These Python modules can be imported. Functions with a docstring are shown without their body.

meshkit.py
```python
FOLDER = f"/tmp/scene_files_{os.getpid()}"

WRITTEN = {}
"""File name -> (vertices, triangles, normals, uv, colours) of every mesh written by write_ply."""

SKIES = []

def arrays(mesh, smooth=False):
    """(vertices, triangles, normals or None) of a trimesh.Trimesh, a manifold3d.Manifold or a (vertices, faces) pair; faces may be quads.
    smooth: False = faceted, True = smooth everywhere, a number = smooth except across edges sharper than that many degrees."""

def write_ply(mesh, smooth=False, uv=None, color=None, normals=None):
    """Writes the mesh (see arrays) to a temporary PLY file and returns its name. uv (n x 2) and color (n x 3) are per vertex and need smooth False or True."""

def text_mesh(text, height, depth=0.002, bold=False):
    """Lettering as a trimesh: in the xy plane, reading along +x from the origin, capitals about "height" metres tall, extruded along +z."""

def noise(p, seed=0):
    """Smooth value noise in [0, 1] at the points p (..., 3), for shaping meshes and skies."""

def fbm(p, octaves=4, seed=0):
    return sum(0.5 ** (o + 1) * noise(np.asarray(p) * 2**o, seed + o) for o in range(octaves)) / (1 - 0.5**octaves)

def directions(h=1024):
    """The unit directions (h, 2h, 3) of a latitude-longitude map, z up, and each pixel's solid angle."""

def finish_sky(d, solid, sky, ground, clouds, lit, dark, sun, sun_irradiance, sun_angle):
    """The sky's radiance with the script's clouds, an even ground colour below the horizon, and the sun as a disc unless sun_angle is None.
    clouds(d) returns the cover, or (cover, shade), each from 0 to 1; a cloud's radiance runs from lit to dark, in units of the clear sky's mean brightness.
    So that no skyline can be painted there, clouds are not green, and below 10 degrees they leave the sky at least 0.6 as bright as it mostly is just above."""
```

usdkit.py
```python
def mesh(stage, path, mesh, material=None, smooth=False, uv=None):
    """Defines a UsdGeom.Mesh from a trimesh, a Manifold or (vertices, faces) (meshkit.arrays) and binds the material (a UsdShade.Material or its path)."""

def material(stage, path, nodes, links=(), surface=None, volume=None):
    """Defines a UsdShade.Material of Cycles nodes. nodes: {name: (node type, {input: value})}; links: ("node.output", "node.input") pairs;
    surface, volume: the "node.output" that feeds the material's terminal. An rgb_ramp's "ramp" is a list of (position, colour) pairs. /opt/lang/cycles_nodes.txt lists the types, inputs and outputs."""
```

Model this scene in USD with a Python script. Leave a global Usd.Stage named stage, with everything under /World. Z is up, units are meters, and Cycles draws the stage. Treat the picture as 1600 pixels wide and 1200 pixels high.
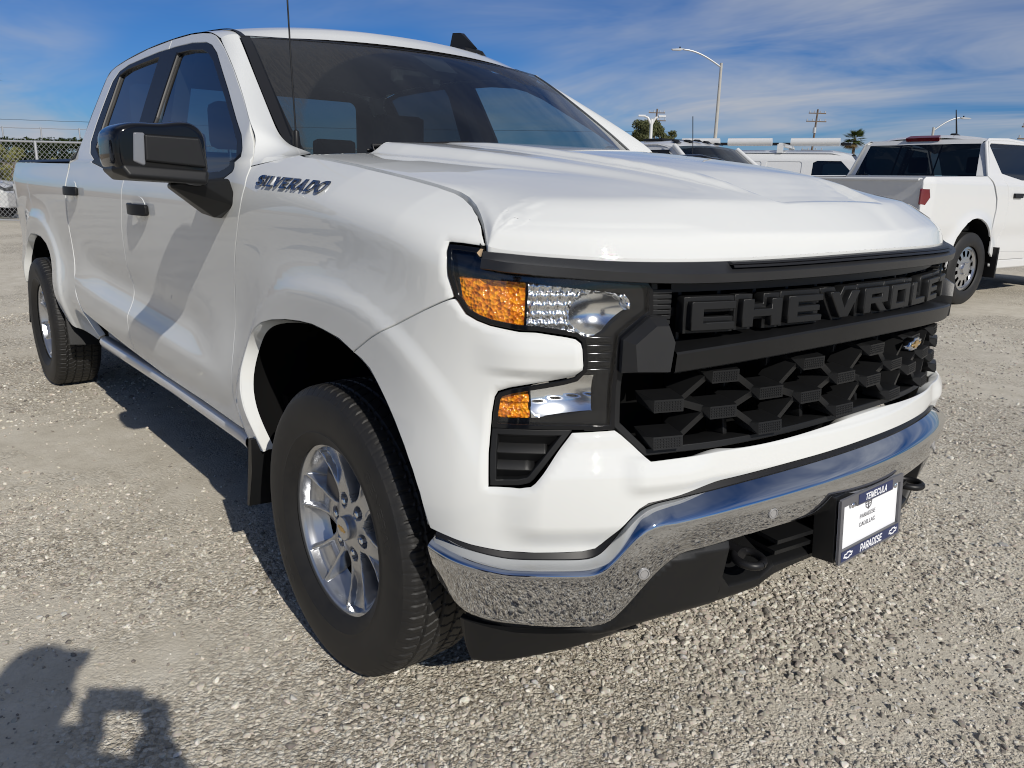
import math, numpy as np, trimesh, shapely, meshkit, usdkit
from shapely.geometry import Polygon, MultiPolygon, box as sbox, LineString
from shapely import affinity
from scipy.interpolate import CubicSpline
from pxr import Usd, UsdGeom, UsdLux, UsdShade, Gf, Sdf, Vt

stage = Usd.Stage.CreateInMemory()
UsdGeom.SetStageUpAxis(stage, UsdGeom.Tokens.z); UsdGeom.SetStageMetersPerUnit(stage, 1.0)
stage.DefinePrim('/World', 'Xform'); stage.DefinePrim('/World/Looks', 'Scope')
rng = np.random.default_rng(7)
# ---------------------------------------------------------------- camera
CAM = np.array([1.776094, -1.902209, 1.286448, 2.44287, -0.249519, 0.024747])   # eye x, y, z, yaw, pitch, roll
FPX = 1244.27                                        # focal length in pixels of a 1600 px wide picture
def cam_axes():
    yaw, pitch, roll = CAM[3:]
    f = np.array([math.cos(pitch) * math.cos(yaw), math.cos(pitch) * math.sin(yaw), math.sin(pitch)])
    r = np.cross(f, [0, 0, 1]); r /= np.linalg.norm(r); u = np.cross(r, f)
    return math.cos(roll) * r + math.sin(roll) * u, -math.sin(roll) * r + math.cos(roll) * u, f
cr, cu, cf = cam_axes()
cam = UsdGeom.Camera.Define(stage, '/World/camera')
cam.CreateHorizontalApertureAttr(36.0); cam.CreateVerticalApertureAttr(27.0); cam.CreateFocalLengthAttr(36.0 * FPX / 1600)
cam.CreateClippingRangeAttr(Gf.Vec2f(.02, 3000))
m = Gf.Matrix4d(1.0)
for i, a in enumerate((cr, cu, -cf)): m.SetRow(i, Gf.Vec4d(*map(float, a), 0))
m.SetRow(3, Gf.Vec4d(*map(float, CAM[:3]), 1))
cam.AddTransformOp().Set(m)
EXPOSURE = -0.25
CLOUD = ((5.3, 2.2, 0), .2, (.55, .95, 1))
cam.CreateExposureAttr(EXPOSURE)
# ---------------------------------------------------------------- sun and sky
SUN = np.array([1.52, -.33, 1.0]); SUN /= np.linalg.norm(SUN)
SUN_EL = float(math.asin(SUN[2])); SUN_ROT = float(math.atan2(SUN[0], SUN[1]))
sun = UsdLux.DistantLight.Define(stage, '/World/sun')
sun.CreateIntensityAttr(1.22); sun.CreateAngleAttr(.53); sun.CreateColorAttr(Gf.Vec3f(1, .95, .87)); sun.CreateNormalizeAttr(True)
z = SUN; x = np.cross([0, 0, 1], z); x /= np.linalg.norm(x); y = np.cross(z, x)
m = Gf.Matrix4d(1.0)
for i, a in enumerate((x, y, z)): m.SetRow(i, Gf.Vec4d(*map(float, a), 0))
sun.AddTransformOp().Set(m)
sky = UsdLux.DomeLight.Define(stage, '/World/sky')
sky.GetPrim().SetCustomDataByKey('kind', 'structure')
skymat = usdkit.material(stage, '/World/Looks/sky_air', {
    'tc': ('texture_coordinate', {}),
    'sky': ('sky_texture', {'sky_type': 'single_scattering', 'sun_disc': False, 'sun_elevation': SUN_EL, 'sun_rotation': SUN_ROT, 'altitude': 400.0, 'air_density': 1.0, 'aerosol_density': .25, 'ozone_density': 1.0}),
    'sep': ('separate_xyz', {}),
    # planar projection of a high cloud layer: xy / (z + .12)
    'za': ('math', {'math_type': 'add', 'value2': .10}),
    'dx': ('math', {'math_type': 'divide'}), 'dy': ('math', {'math_type': 'divide'}), 'cmb': ('combine_xyz', {'z': 0.0}),
    'rot': ('mapping', {'location': CLOUD[0], 'rotation': (0, 0, CLOUD[1]), 'scale': CLOUD[2]}),
    'n1': ('noise_texture', {'scale': 1.25, 'detail': 9.0, 'roughness': .56, 'distortion': .5}),
    'n2': ('noise_texture', {'scale': .42, 'detail': 3.0, 'roughness': .5}),
    'r1': ('map_range', {'from_min': .31, 'from_max': .66, 'clamp': True}), 'r2': ('map_range', {'from_min': .38, 'from_max': .58, 'clamp': True}),
    'mul': ('math', {'math_type': 'multiply'}), 'fac': ('math', {'math_type': 'multiply', 'value2': 1.0}),
    'sat': ('hsv', {'saturation': 1.25}), 'tr': ('rgb_ramp', {'ramp': [(0, (.32, .56, 1.12)), (.06, (.29, .56, 1.06)), (.30, (.28, .56, .96)), (1, (.38, .62, .88))]}), 'tint': ('mix', {'mix_type': 'multiply', 'fac': 1.0}),
    'mix': ('mix', {'color2': (6.6, 7.1, 8.1)}),
    'bg': ('background_shader', {'strength': .076})},
    [('tc.generated', 'sep.vector'), ('sep.z', 'za.value1'), ('sep.x', 'dx.value1'), ('za.value', 'dx.value2'), ('sep.y', 'dy.value1'), ('za.value', 'dy.value2'),
     ('dx.value', 'cmb.x'), ('dy.value', 'cmb.y'), ('cmb.vector', 'rot.vector'), ('rot.vector', 'n1.vector'), ('rot.vector', 'n2.vector'),
     ('n1.fac', 'r1.value'), ('n2.fac', 'r2.value'), ('r1.result', 'mul.value1'), ('r2.result', 'mul.value2'), ('mul.value', 'fac.value1'),
     ('sky.color', 'sat.color'), ('sat.color', 'tint.color1'), ('sep.z', 'tr.fac'), ('tr.color', 'tint.color2'), ('tint.color', 'mix.color1'), ('fac.value', 'mix.fac'), ('mix.color', 'bg.color')], surface='bg.background')
UsdShade.MaterialBindingAPI.Apply(sky.GetPrim()).Bind(skymat)

# ---------------------------------------------------------------- materials
MAT = {}
def mat(name, nodes, links=(), surface='p.BSDF'):
    MAT[name] = usdkit.material(stage, '/World/Looks/' + name, nodes, links, surface=surface); return MAT[name]
def plain(name, col, rough=.5, metal=0.0, coat=0.0, bump=None, spec=.5, var=None, **kw):
    nodes = {'p': ('principled_bsdf', {'base_color': col, 'roughness': rough, 'metallic': metal, 'coat_weight': coat, 'specular_ior_level': spec, **kw})}; links = []
    if bump or var: nodes['tc'] = ('texture_coordinate', {})
    if bump:
        sc, st, dist = bump
        nodes['bn'] = ('noise_texture', {'scale': sc, 'detail': 3.0}); nodes['bb'] = ('bump', {'strength': st, 'distance': dist})
        links += [('tc.object', 'bn.vector'), ('bn.fac', 'bb.height'), ('bb.normal', 'p.normal')]
    if var:
        sc, c2 = var
        nodes['vn'] = ('noise_texture', {'scale': sc, 'detail': 6.0, 'roughness': .65}); nodes['vr'] = ('rgb_ramp', {'ramp': [(.3, col), (.75, c2)]})
        links += [('tc.object', 'vn.vector'), ('vn.fac', 'vr.fac'), ('vr.color', 'p.base_color')]
    return mat(name, nodes, links)
# ---------------------------------------------------------------- prims
_used = {}
def path_for(parent, name):
    base = parent + '/' + name; k = _used.get(base, -1) + 1; _used[base] = k
    return base if k == 0 else f'{base}_{k:03d}'
def prim_mesh(path, V, F, N=None, material=None):
    me = UsdGeom.Mesh.Define(stage, path)
    me.CreatePointsAttr(Vt.Vec3fArray.FromNumpy(np.asarray(V, np.float32)))
    F = np.asarray(F, np.int32)
    me.CreateFaceVertexCountsAttr(Vt.IntArray.FromNumpy(np.full(len(F), F.shape[1], np.int32)))
    me.CreateFaceVertexIndicesAttr(Vt.IntArray.FromNumpy(F.ravel()))
    me.CreateSubdivisionSchemeAttr('none')
    if N is not None:
        me.CreateNormalsAttr(Vt.Vec3fArray.FromNumpy(np.asarray(N, np.float32))); me.SetNormalsInterpolation('vertex')
    if material: UsdShade.MaterialBindingAPI.Apply(me.GetPrim()).Bind(MAT[material])
    return me.GetPrim()
def tagp(prim, label=None, cat=None, group=None, kind=None):
    for k, v in (('label', label), ('category', cat), ('group', group), ('kind', kind)):
        if v: prim.SetCustomDataByKey(k, v)
    return prim
def thing(name, label, cat, group=None, loc=None, rotz=0):
    p = path_for('/World', name); x = UsdGeom.Xform.Define(stage, p)
    if loc is not None: x.AddTranslateOp().Set(Gf.Vec3d(*map(float, loc))); x.AddRotateZOp().Set(float(rotz))
    tagp(x.GetPrim(), label, cat, group); return p
def arr(m, smooth=False):
    if isinstance(m, tuple) and len(m) == 3: return m
    return meshkit.arrays(m, smooth)
def part(parent, name, m, material, smooth=False, label=None, kind=None):
    V, F, N = arr(m, smooth); p = path_for(parent, name)
    tagp(prim_mesh(p, V, F, N, material), label, kind=kind); return p
def top(name, m, material, label=None, cat=None, group=None, kind=None, smooth=False):
    V, F, N = arr(m, smooth); p = path_for('/World', name)
    tagp(prim_mesh(p, V, F, N, material), label, cat, group, kind); return p
def mirror(m):
    V, F, N = m; V = V * [1, -1, 1]
    return V, np.asarray(F)[:, ::-1], (None if N is None else N * [1, -1, 1])
def join(ms):
    ms = [(m if isinstance(m, tuple) else meshkit.arrays(m)) for m in ms]
    V, F, n = [], [], 0
    for m in ms:
        f = np.asarray(m[1]); f = np.vstack([f[:, :3], f[:, [0, 2, 3]]]) if f.shape[1] == 4 else f
        V.append(np.asarray(m[0])); F.append(f + n); n += len(m[0])
    N = None
    if all(len(m) > 2 and m[2] is not None for m in ms): N = np.vstack([m[2] for m in ms])
    return np.vstack(V), np.vstack(F), N
# ---------------------------------------------------------------- shapes
def tri_poly(p):
    from mapbox_earcut import triangulate_float64 as te
    rings = [np.array(p.exterior.coords)[:-1]] + [np.array(r.coords)[:-1] for r in p.interiors]
    v = np.vstack(rings); f = te(v, np.cumsum([len(r) for r in rings]).astype(np.uint32)).reshape(-1, 3)
    a, b, c = v[f[:, 0]], v[f[:, 1]], v[f[:, 2]]
    ar = (b[:, 0] - a[:, 0]) * (c[:, 1] - a[:, 1]) - (b[:, 1] - a[:, 1]) * (c[:, 0] - a[:, 0])
    f = f[np.abs(ar) > 1e-12]; ar = ar[np.abs(ar) > 1e-12]; f[ar < 0] = f[ar < 0][:, ::-1]
    return v, f
def dens(pts, step, closed=True):
    pts = np.asarray(pts, float)
    if closed: pts = np.vstack([pts, pts[:1]])
    out = []
    for a, b in zip(pts[:-1], pts[1:]):
        n = max(1, int(np.ceil(np.linalg.norm(b - a) / step))); out += [a + (b - a) * i / n for i in range(n)]
    if not closed: out.append(pts[-1])
    return np.array(out)
def rounded(poly, r):
    return poly.buffer(r, 6).buffer(-2 * r, 6).buffer(r, 6)
def patch(poly, F, step=(.02, .02), flange=.012, wall=None, flip=False, eps=1e-3):
    """The surface F over the trimmed region poly, with edges turned inward by flange."""
    polys = [g for g in getattr(poly, 'geoms', [poly]) if g.area > 1e-9]
    V2, FF, n = [], [], 0
    for poly in polys:
        x0, y0, x1, y1 = poly.bounds
        gx = np.arange(np.floor(x0 / step[0]), np.ceil(x1 / step[0]) + 1) * step[0]; gy = np.arange(np.floor(y0 / step[1]), np.ceil(y1 / step[1]) + 1) * step[1]
        X, Y = np.meshgrid(gx[:-1], gy[:-1], indexing='ij'); cells = shapely.box(X.ravel(), Y.ravel(), X.ravel() + step[0], Y.ravel() + step[1])
        shapely.prepare(poly); ins = shapely.contains_properly(poly, cells); hit = shapely.intersects(poly, cells) & ~ins
        for c in cells[ins]:
            b = c.bounds; V2.append([(b[0], b[1]), (b[2], b[1]), (b[2], b[3]), (b[0], b[3])]); FF.append([[n, n + 1, n + 2], [n, n + 2, n + 3]]); n += 4
        for c in shapely.intersection(poly, cells[hit]):
            for g in getattr(c, 'geoms', [c]):
                if g.geom_type != 'Polygon' or g.area < 1e-10: continue
                v, f = tri_poly(g); V2.append(v); FF.append(f + n); n += len(v)
    V2 = np.vstack(V2); FF = np.vstack(FF)
    key = np.round(V2 / 2e-5).astype(np.int64); _, idx, invx = np.unique(key, axis=0, return_index=True, return_inverse=True); invx = invx.ravel()
    V2 = V2[idx]; FF = invx[FF]; FF = FF[(FF[:, 0] != FF[:, 1]) & (FF[:, 1] != FF[:, 2]) & (FF[:, 0] != FF[:, 2])]
    a, b = V2[:, 0], V2[:, 1]; P3 = F(a, b)
    da = F(a + eps, b) - F(a - eps, b); db = F(a, b + eps) - F(a, b - eps)
    N = np.cross(da, db); N /= np.linalg.norm(N, axis=1, keepdims=True) + 1e-20
    if flip: N = -N; FF = FF[:, ::-1]
    if flange:
        E = np.vstack([FF[:, [0, 1]], FF[:, [1, 2]], FF[:, [2, 0]]]); es = np.sort(E, 1)
        _, first, cnt = np.unique(es, axis=0, return_index=True, return_counts=True); B = E[first[cnt == 1]]
        t = P3[B[:, 1]] - P3[B[:, 0]]; t /= np.linalg.norm(t, axis=1, keepdims=True) + 1e-20
        on = np.cross(t, (N[B[:, 0]] + N[B[:, 1]]) / 2); k = len(P3); nb = len(B)
        acc = np.zeros_like(P3); np.add.at(acc, B[:, 0], on); np.add.at(acc, B[:, 1], on); acc /= np.linalg.norm(acc, axis=1, keepdims=True) + 1e-20
        # a small rounded edge, then the return
        bi = np.unique(B); loc = -np.ones(len(P3), int); loc[bi] = np.arange(len(bi)); r = min(.003, flange / 3)
        P1 = P3[bi] + acc[bi] * r * .7 - N[bi] * r; P2 = P3[bi] + acc[bi] * r * .7 - N[bi] * flange
        N1 = acc[bi] * .9 + N[bi] * .3; N1 /= np.linalg.norm(N1, axis=1, keepdims=True)
        m_ = len(bi); A, Bq = loc[B[:, 0]], loc[B[:, 1]]
        f1 = np.vstack([np.stack([B[:, 0], k + A, k + Bq], 1), np.stack([B[:, 0], k + Bq, B[:, 1]], 1)])
        f2 = np.vstack([np.stack([k + A, k + m_ + A, k + m_ + Bq], 1), np.stack([k + A, k + m_ + Bq, k + Bq], 1)])
        P3 = np.vstack([P3, P1, P2]); N = np.vstack([N, N1, acc[bi]]); FF = np.vstack([FF, f1, f2])
    return P3, FF, N
def grid(Pts, flip=False, closed_u=False):
    """A quad sheet through an (n, m, 3) array of points, normals from the sheet itself."""
    n, m_ = Pts.shape[:2]
    du = np.gradient(Pts, axis=0); dv = np.gradient(Pts, axis=1)
    if closed_u: du = np.roll(Pts, -1, 0) - np.roll(Pts, 1, 0)
    N = np.cross(du, dv); N /= np.linalg.norm(N, axis=-1, keepdims=True) + 1e-20
    I = np.arange(n * m_).reshape(n, m_)
    if closed_u: I = np.vstack([I, I[:1]])
    F = np.stack([I[:-1, :-1], I[1:, :-1], I[1:, 1:], I[:-1, 1:]], -1).reshape(-1, 4)
    if flip: N = -N; F = F[:, ::-1]
    return Pts.reshape(-1, 3), np.vstack([F[:, :3], F[:, [0, 2, 3]]]), N.reshape(-1, 3)
def sheet_creased(Pts, ang=30, flip=False):
    V, F, _ = grid(Pts, flip); return meshkit.arrays(trimesh.Trimesh(V, F, process=False), ang)
def box(x0, x1, y0, y1, z0, z1, bev=0):
    if bev:
        c = np.array([[x, y, z] for x in (x0 + bev, x1 - bev) for y in (y0 + bev, y1 - bev) for z in (z0 + bev, z1 - bev)])
        d = np.array([[a, 0, 0] for a in (-bev, bev)] + [[0, a, 0] for a in (-bev, bev)] + [[0, 0, a] for a in (-bev, bev)] + [np.array(q) * bev * .6 for q in np.ndindex(2, 2, 2) for q in [np.array(q) * 2 - 1]])
        return trimesh.convex.convex_hull((c[:, None] + d[None]).reshape(-1, 3))
    m_ = trimesh.creation.box((x1 - x0, y1 - y0, z1 - z0)); m_.apply_translation(((x0 + x1) / 2, (y0 + y1) / 2, (z0 + z1) / 2)); return m_
def tube(pts, r, seg=10, caps=True):
    pts = np.asarray(pts, float); r = np.broadcast_to(np.asarray(r, float), (len(pts),))
    t = np.gradient(pts, axis=0); t /= np.linalg.norm(t, axis=1, keepdims=True) + 1e-12
    up = np.array([0, 0, 1.0]) if abs(t[0][2]) < .9 else np.array([1.0, 0, 0])
    out = []; a = np.cross(t[0], up); a /= np.linalg.norm(a)
    th = np.linspace(0, 2 * np.pi, seg, endpoint=False)
    for p, tt, rr in zip(pts, t, r):
        a = a - tt * (a @ tt); a /= np.linalg.norm(a); b = np.cross(tt, a)
        out.append(p + rr * (np.cos(th)[:, None] * a + np.sin(th)[:, None] * b))
    P = np.array(out); I = np.arange(len(P) * seg).reshape(len(P), seg); J = np.roll(I, -1, 1)
    F = np.stack([I[:-1], J[:-1], J[1:], I[1:]], -1).reshape(-1, 4); F = np.vstack([F[:, :3], F[:, [0, 2, 3]]])
    V = P.reshape(-1, 3)
    if caps:
        V = np.vstack([V, pts[0], pts[-1]]); c0, c1 = len(V) - 2, len(V) - 1
        F = np.vstack([F, [[c0, b, a] for a, b in zip(I[0], J[0])], [[c1, a, b] for a, b in zip(I[-1], J[-1])]])
    return trimesh.Trimesh(V, F, process=False)
def revolve(prof_, seg=48, axis='y'):
    """prof_: (axial, radius) pairs."""
    pr = np.asarray(prof_, float); th = np.linspace(0, 2 * np.pi, seg, endpoint=False)
    P = np.stack([np.cos(th)[:, None] * pr[:, 1], np.broadcast_to(pr[:, 0], (seg, len(pr))), np.sin(th)[:, None] * pr[:, 1]], -1)
    if axis == 'z': P = P[..., [0, 2, 1]]
    if axis == 'x': P = P[..., [1, 0, 2]]
    I = np.arange(seg * len(pr)).reshape(seg, -1); J = np.roll(I, -1, 0)
    F = np.stack([I[:, :-1], I[:, 1:], J[:, 1:], J[:, :-1]], -1).reshape(-1, 4)
    return trimesh.Trimesh(P.reshape(-1, 3), np.vstack([F[:, :3], F[:, [0, 2, 3]]]), process=False)
def extrude(poly, h):
    return trimesh.util.concatenate([trimesh.creation.extrude_polygon(g, h, engine='earcut') for g in getattr(poly, 'geoms', [poly])])
def xf(m_, M):
    m_ = m_.copy(); m_.apply_transform(M); return m_
def frame(o, ex, ey, ez):
    M = np.eye(4); M[:3, 0] = ex; M[:3, 1] = ey; M[:3, 2] = ez; M[:3, 3] = o; return M
def hull(pts): return trimesh.convex.convex_hull(np.asarray(pts, float))

# ---------------------------------------------------------------- the looks
plain('white_paint', (.625, .635, .620), .5, coat=1.0, coat_roughness=.010, coat_ior=1.5, spec=0.0)
plain('black_plastic', (.0055, .0058, .0062), .44, spec=.35, bump=(900, .35, .0006), var=(6, (.009, .0092, .0098)))
plain('grey_plastic', (.0145, .015, .0165), .40, spec=.45, bump=(1100, .45, .0006), var=(8, (.019, .0195, .021)))
plain('lamp_glass', (.16, .165, .18), .08, coat=1.0)
plain('gloss_black', (.004, .0045, .006), .08, spec=.4)
plain('trim_black', (.009, .009, .010), .42, spec=.3)
plain('void_black', (.004, .004, .004), .9, spec=.1)
plain('headlining', (.05, .05, .05), .9); plain('dry_leaf', (.42, .30, .18), .8)
plain('chrome', (.60, .61, .63), .035, metal=1.0)
plain('dark_chrome', (.33, .33, .34), .16, metal=1.0)
plain('bright_metal', (.70, .70, .71), .16, metal=1.0)
plain('alloy', (.46, .47, .49), .25, metal=.85, coat=.8, var=(30, (.42, .43, .45)))
plain('brake_metal', (.16, .15, .14), .5, metal=.6)
plain('rubber', (.010, .010, .0105), .6, spec=.4, bump=(350, .25, .001), var=(9, (.018, .017, .016)))
plain('tread_rubber', (.0085, .0085, .009), .58, spec=.4, bump=(300, .4, .001), var=(14, (.017, .016, .0145)))
mat('amber', {'tc': ('texture_coordinate', {}), 'v': ('voronoi_texture', {'scale': 150.0}), 'v2': ('voronoi_texture', {'scale': 46.0}), 's': ('separate_color', {}), 'r': ('rgb_ramp', {'ramp': [(0, (.42, .085, .002)), (.45, (.80, .22, .005)), (1, (1.0, .40, .014))]}),
    'ad': ('math', {'math_type': 'multiply_add', 'value2': 1.6}), 'b': ('bump', {'strength': .9, 'distance': .004}), 'p': ('principled_bsdf', {'roughness': .13, 'coat_weight': 1.0, 'coat_roughness': .02})},
    [('tc.object', 'v.vector'), ('tc.object', 'v2.vector'), ('v.color', 's.color'), ('s.r', 'r.fac'), ('r.color', 'p.base_color'), ('v2.distance', 'ad.value1'), ('v.distance', 'ad.value3'), ('ad.value', 'b.height'), ('b.normal', 'p.normal')])
plain('reflector', (.86, .86, .86), .17, metal=1.0)
plain('gold', (.55, .36, .13), .3, metal=.8)
plain('seat_fabric', (.020, .020, .022), .8)
plain('dash', (.016, .016, .017), .7)
plain('grey_trim', (.22, .22, .22), .6)
plain('sill_silver', (.50, .51, .53), .30, coat=.8)
plain('plate_white', (.80, .81, .83), .3)
plain('plate_blue', (.012, .022, .085), .35)
plain('plate_grey', (.10, .10, .11), .4)
plain('red_lens', (.13, .006, .010), .1, coat=1.0)
plain('sensor_grey', (.27, .265, .26), .4)
def glass(name, tint, refl=1.0, rough=0.0, dirt=None):
    nodes = {'t': ('transparent_bsdf', {'color': tint}), 'g': ('glossy_bsdf', {'color': (refl,) * 3, 'roughness': rough}), 'f': ('fresnel', {}), 'ge': ('geometry', {}), 'ir': ('mix_float', {'a': 1.5, 'b': 1 / 1.5}), 'm': ('mix_closure', {})}
    links = [('ge.backfacing', 'ir.fac'), ('ir.result', 'f.IOR'), ('f.fac', 'm.fac'), ('t.BSDF', 'm.closure1'), ('g.BSDF', 'm.closure2')]; out = 'm.closure'
    if dirt: dn, dl, out = dirt; nodes.update(dn); links += dl
    return mat(name, nodes, links, surface=out)
glass('side_glass', (.44, .53, .56)); glass('rear_glass', (.22, .26, .27)); glass('privacy_glass', (.07, .08, .09)); glass('clear_lens', (.96, .97, .97)); glass('far_glass', (.10, .13, .15))
# the windscreen: dusty, with dried water runs outside the arc that the wiper clears
glass('windscreen_glass', (.56, .65, .66), dirt=({
    'tc': ('texture_coordinate', {}), 'mp': ('mapping', {'scale': (1.0, 26.0, 4.5)}), 'wn': ('noise_texture', {'scale': 2.0, 'detail': 4.0, 'roughness': .6, 'distortion': 1.6}),
    'wr': ('rgb_ramp', {'ramp': [(0, (.80,) * 3), (.40, (.72,) * 3), (.47, (.25,) * 3), (.54, (.78,) * 3), (1, (.85,) * 3)]}),
    'vd': ('vector_math', {'math_type': 'distance', 'vector2': (-.42, -.02, 1.33)}), 'arc': ('map_range', {'from_min': .755, 'from_max': .775, 'to_min': .03, 'to_max': 1.0, 'clamp': True}),
    'vd2': ('vector_math', {'math_type': 'distance', 'vector2': (-.42, .62, 1.33)}), 'arc2': ('map_range', {'from_min': .66, 'from_max': .68, 'to_min': .02, 'to_max': .8, 'clamp': True}),
    'am': ('math', {'math_type': 'minimum'}), 'mu': ('math', {'math_type': 'multiply'}), 'amt': ('math', {'math_type': 'multiply', 'value2': .85}),
    'dd': ('diffuse_bsdf', {'color': (.046, .046, .047)}), 'dm': ('mix_closure', {})},
    [('tc.object', 'mp.vector'), ('mp.vector', 'wn.vector'), ('wn.fac', 'wr.fac'), ('tc.object', 'vd.vector1'), ('vd.value', 'arc.value'), ('tc.object', 'vd2.vector1'), ('vd2.value', 'arc2.value'),
     ('arc.result', 'am.value1'), ('arc2.result', 'am.value2'), ('am.value', 'mu.value1'), ('wr.color', 'mu.value2'), ('mu.value', 'amt.value1'), ('amt.value', 'dm.fac'), ('m.closure', 'dm.closure1'), ('dd.BSDF', 'dm.closure2')], 'dm.closure'))

# ---------------------------------------------------------------- body surfaces of the truck
# truck frame = world: x forward from the front axle, y to the vehicle's left, z up
PLAN = np.array([(.878,0),(.873,-.12),(.853,-.28),(.820,-.44),(.770,-.60),(.712,-.735),(.641,-.85),(.566,-.935),(.47,-.987),(.34,-1.008),
                 (.15,-1.012),(-.2,-1.006),(-.7,-.998),(-1.4,-.992),(-2.2,-.988),(-3.0,-.986),(-3.7,-.982),(-4.3,-.972),(-4.6,-.958),(-4.74,-.940),(-4.82,-.905),(-4.86,-.84)])
_ch = np.r_[0, np.cumsum(np.linalg.norm(np.diff(PLAN, axis=0), axis=1))]
_sx = CubicSpline(_ch, PLAN[:, 0]); _sy = CubicSpline(_ch, PLAN[:, 1])
SMAX = _ch[-1]
def plan(s):
    x, y = _sx(s), _sy(s); dx, dy = _sx(s, 1), _sy(s, 1)
    l = np.hypot(dx, dy) + 1e-12
    return x, y, dy / l, -dx / l          # point and inward normal (s>=0: right half)
_ss = np.linspace(0, SMAX, 3000); _px = _sx(_ss)
def s_of_x(x): return np.interp(-np.asarray(x, float), -_px, _ss)
def ss(a, b, t):
    t = np.clip((t - a) / (b - a), 0, 1); return t * t * (3 - 2 * t)
def gap_z(x):   # height of the hood gap along the fender
    return np.interp(x, [-.62,-.5,-.3,0,.3,.5,.62,.7], [1.385,1.372,1.352,1.318,1.270,1.225,1.192,1.172])
_side = CubicSpline([.30,.40,.50,.60,.70,.80,.92,1.05,1.15,1.215,1.25,1.33], [-.075,-.055,-.022,.004,.002,-.012,-.012,-.002,.002,.000,-.008,-.028])
_frnt = CubicSpline([.20,.35,.50,.60,.70,.80,.95,1.05,1.12,1.20], [-.05,-.02,.008,.02,.018,.004,.0,0,-.005,-.03])
def wheel_flare(x, z):
    o = 0
    for cx in (0, -3.745):
        r = (np.abs(x - cx)**2.5 + np.abs((z - .40) * .97)**2.5)**.4
        o = o + .008 * (1 - ss(.586, .630, r)) + .021 * np.exp(-np.maximum(r - .56, 0)**2 / .10**2) * (1 - ss(1.0, 1.14, z))
    return o
def prof(s, z):
    x, y, nx, ny = plan(s)
    k = ss(.78, 1.25, s)
    zt = gap_z(x); t = np.clip((z - (zt - .13)) / .13, 0, 1.15)
    fend = -.135 * t**2.6
    green = np.where(z > 1.33, -.020 - (z - 1.33) * .40 - .10 * np.maximum(z - 1.33, 0)**2, 0) 
    sd = _side(np.minimum(z, 1.33))
    isf = ss(-.66, -.50, x)               # fender shoulder or door top
    o_side = np.where(z > 1.05, 0, 0) + sd + isf * fend + (1 - isf) * green + wheel_flare(x, z) * ss(.66, .50, x)
    o_front = _frnt(np.clip(z, .2, 1.2))
    return k * o_side + (1 - k) * o_front
def W(s, z, off=0.0):
    s = np.asarray(s, float); z = np.asarray(z, float); a = np.abs(s); sg = np.where(s < 0, -1.0, 1.0)
    x, y, nx, ny = plan(a); o = prof(a, z) + off
    return np.stack([x - nx * o, sg * (y - ny * o), z + 0 * x], -1)

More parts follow.
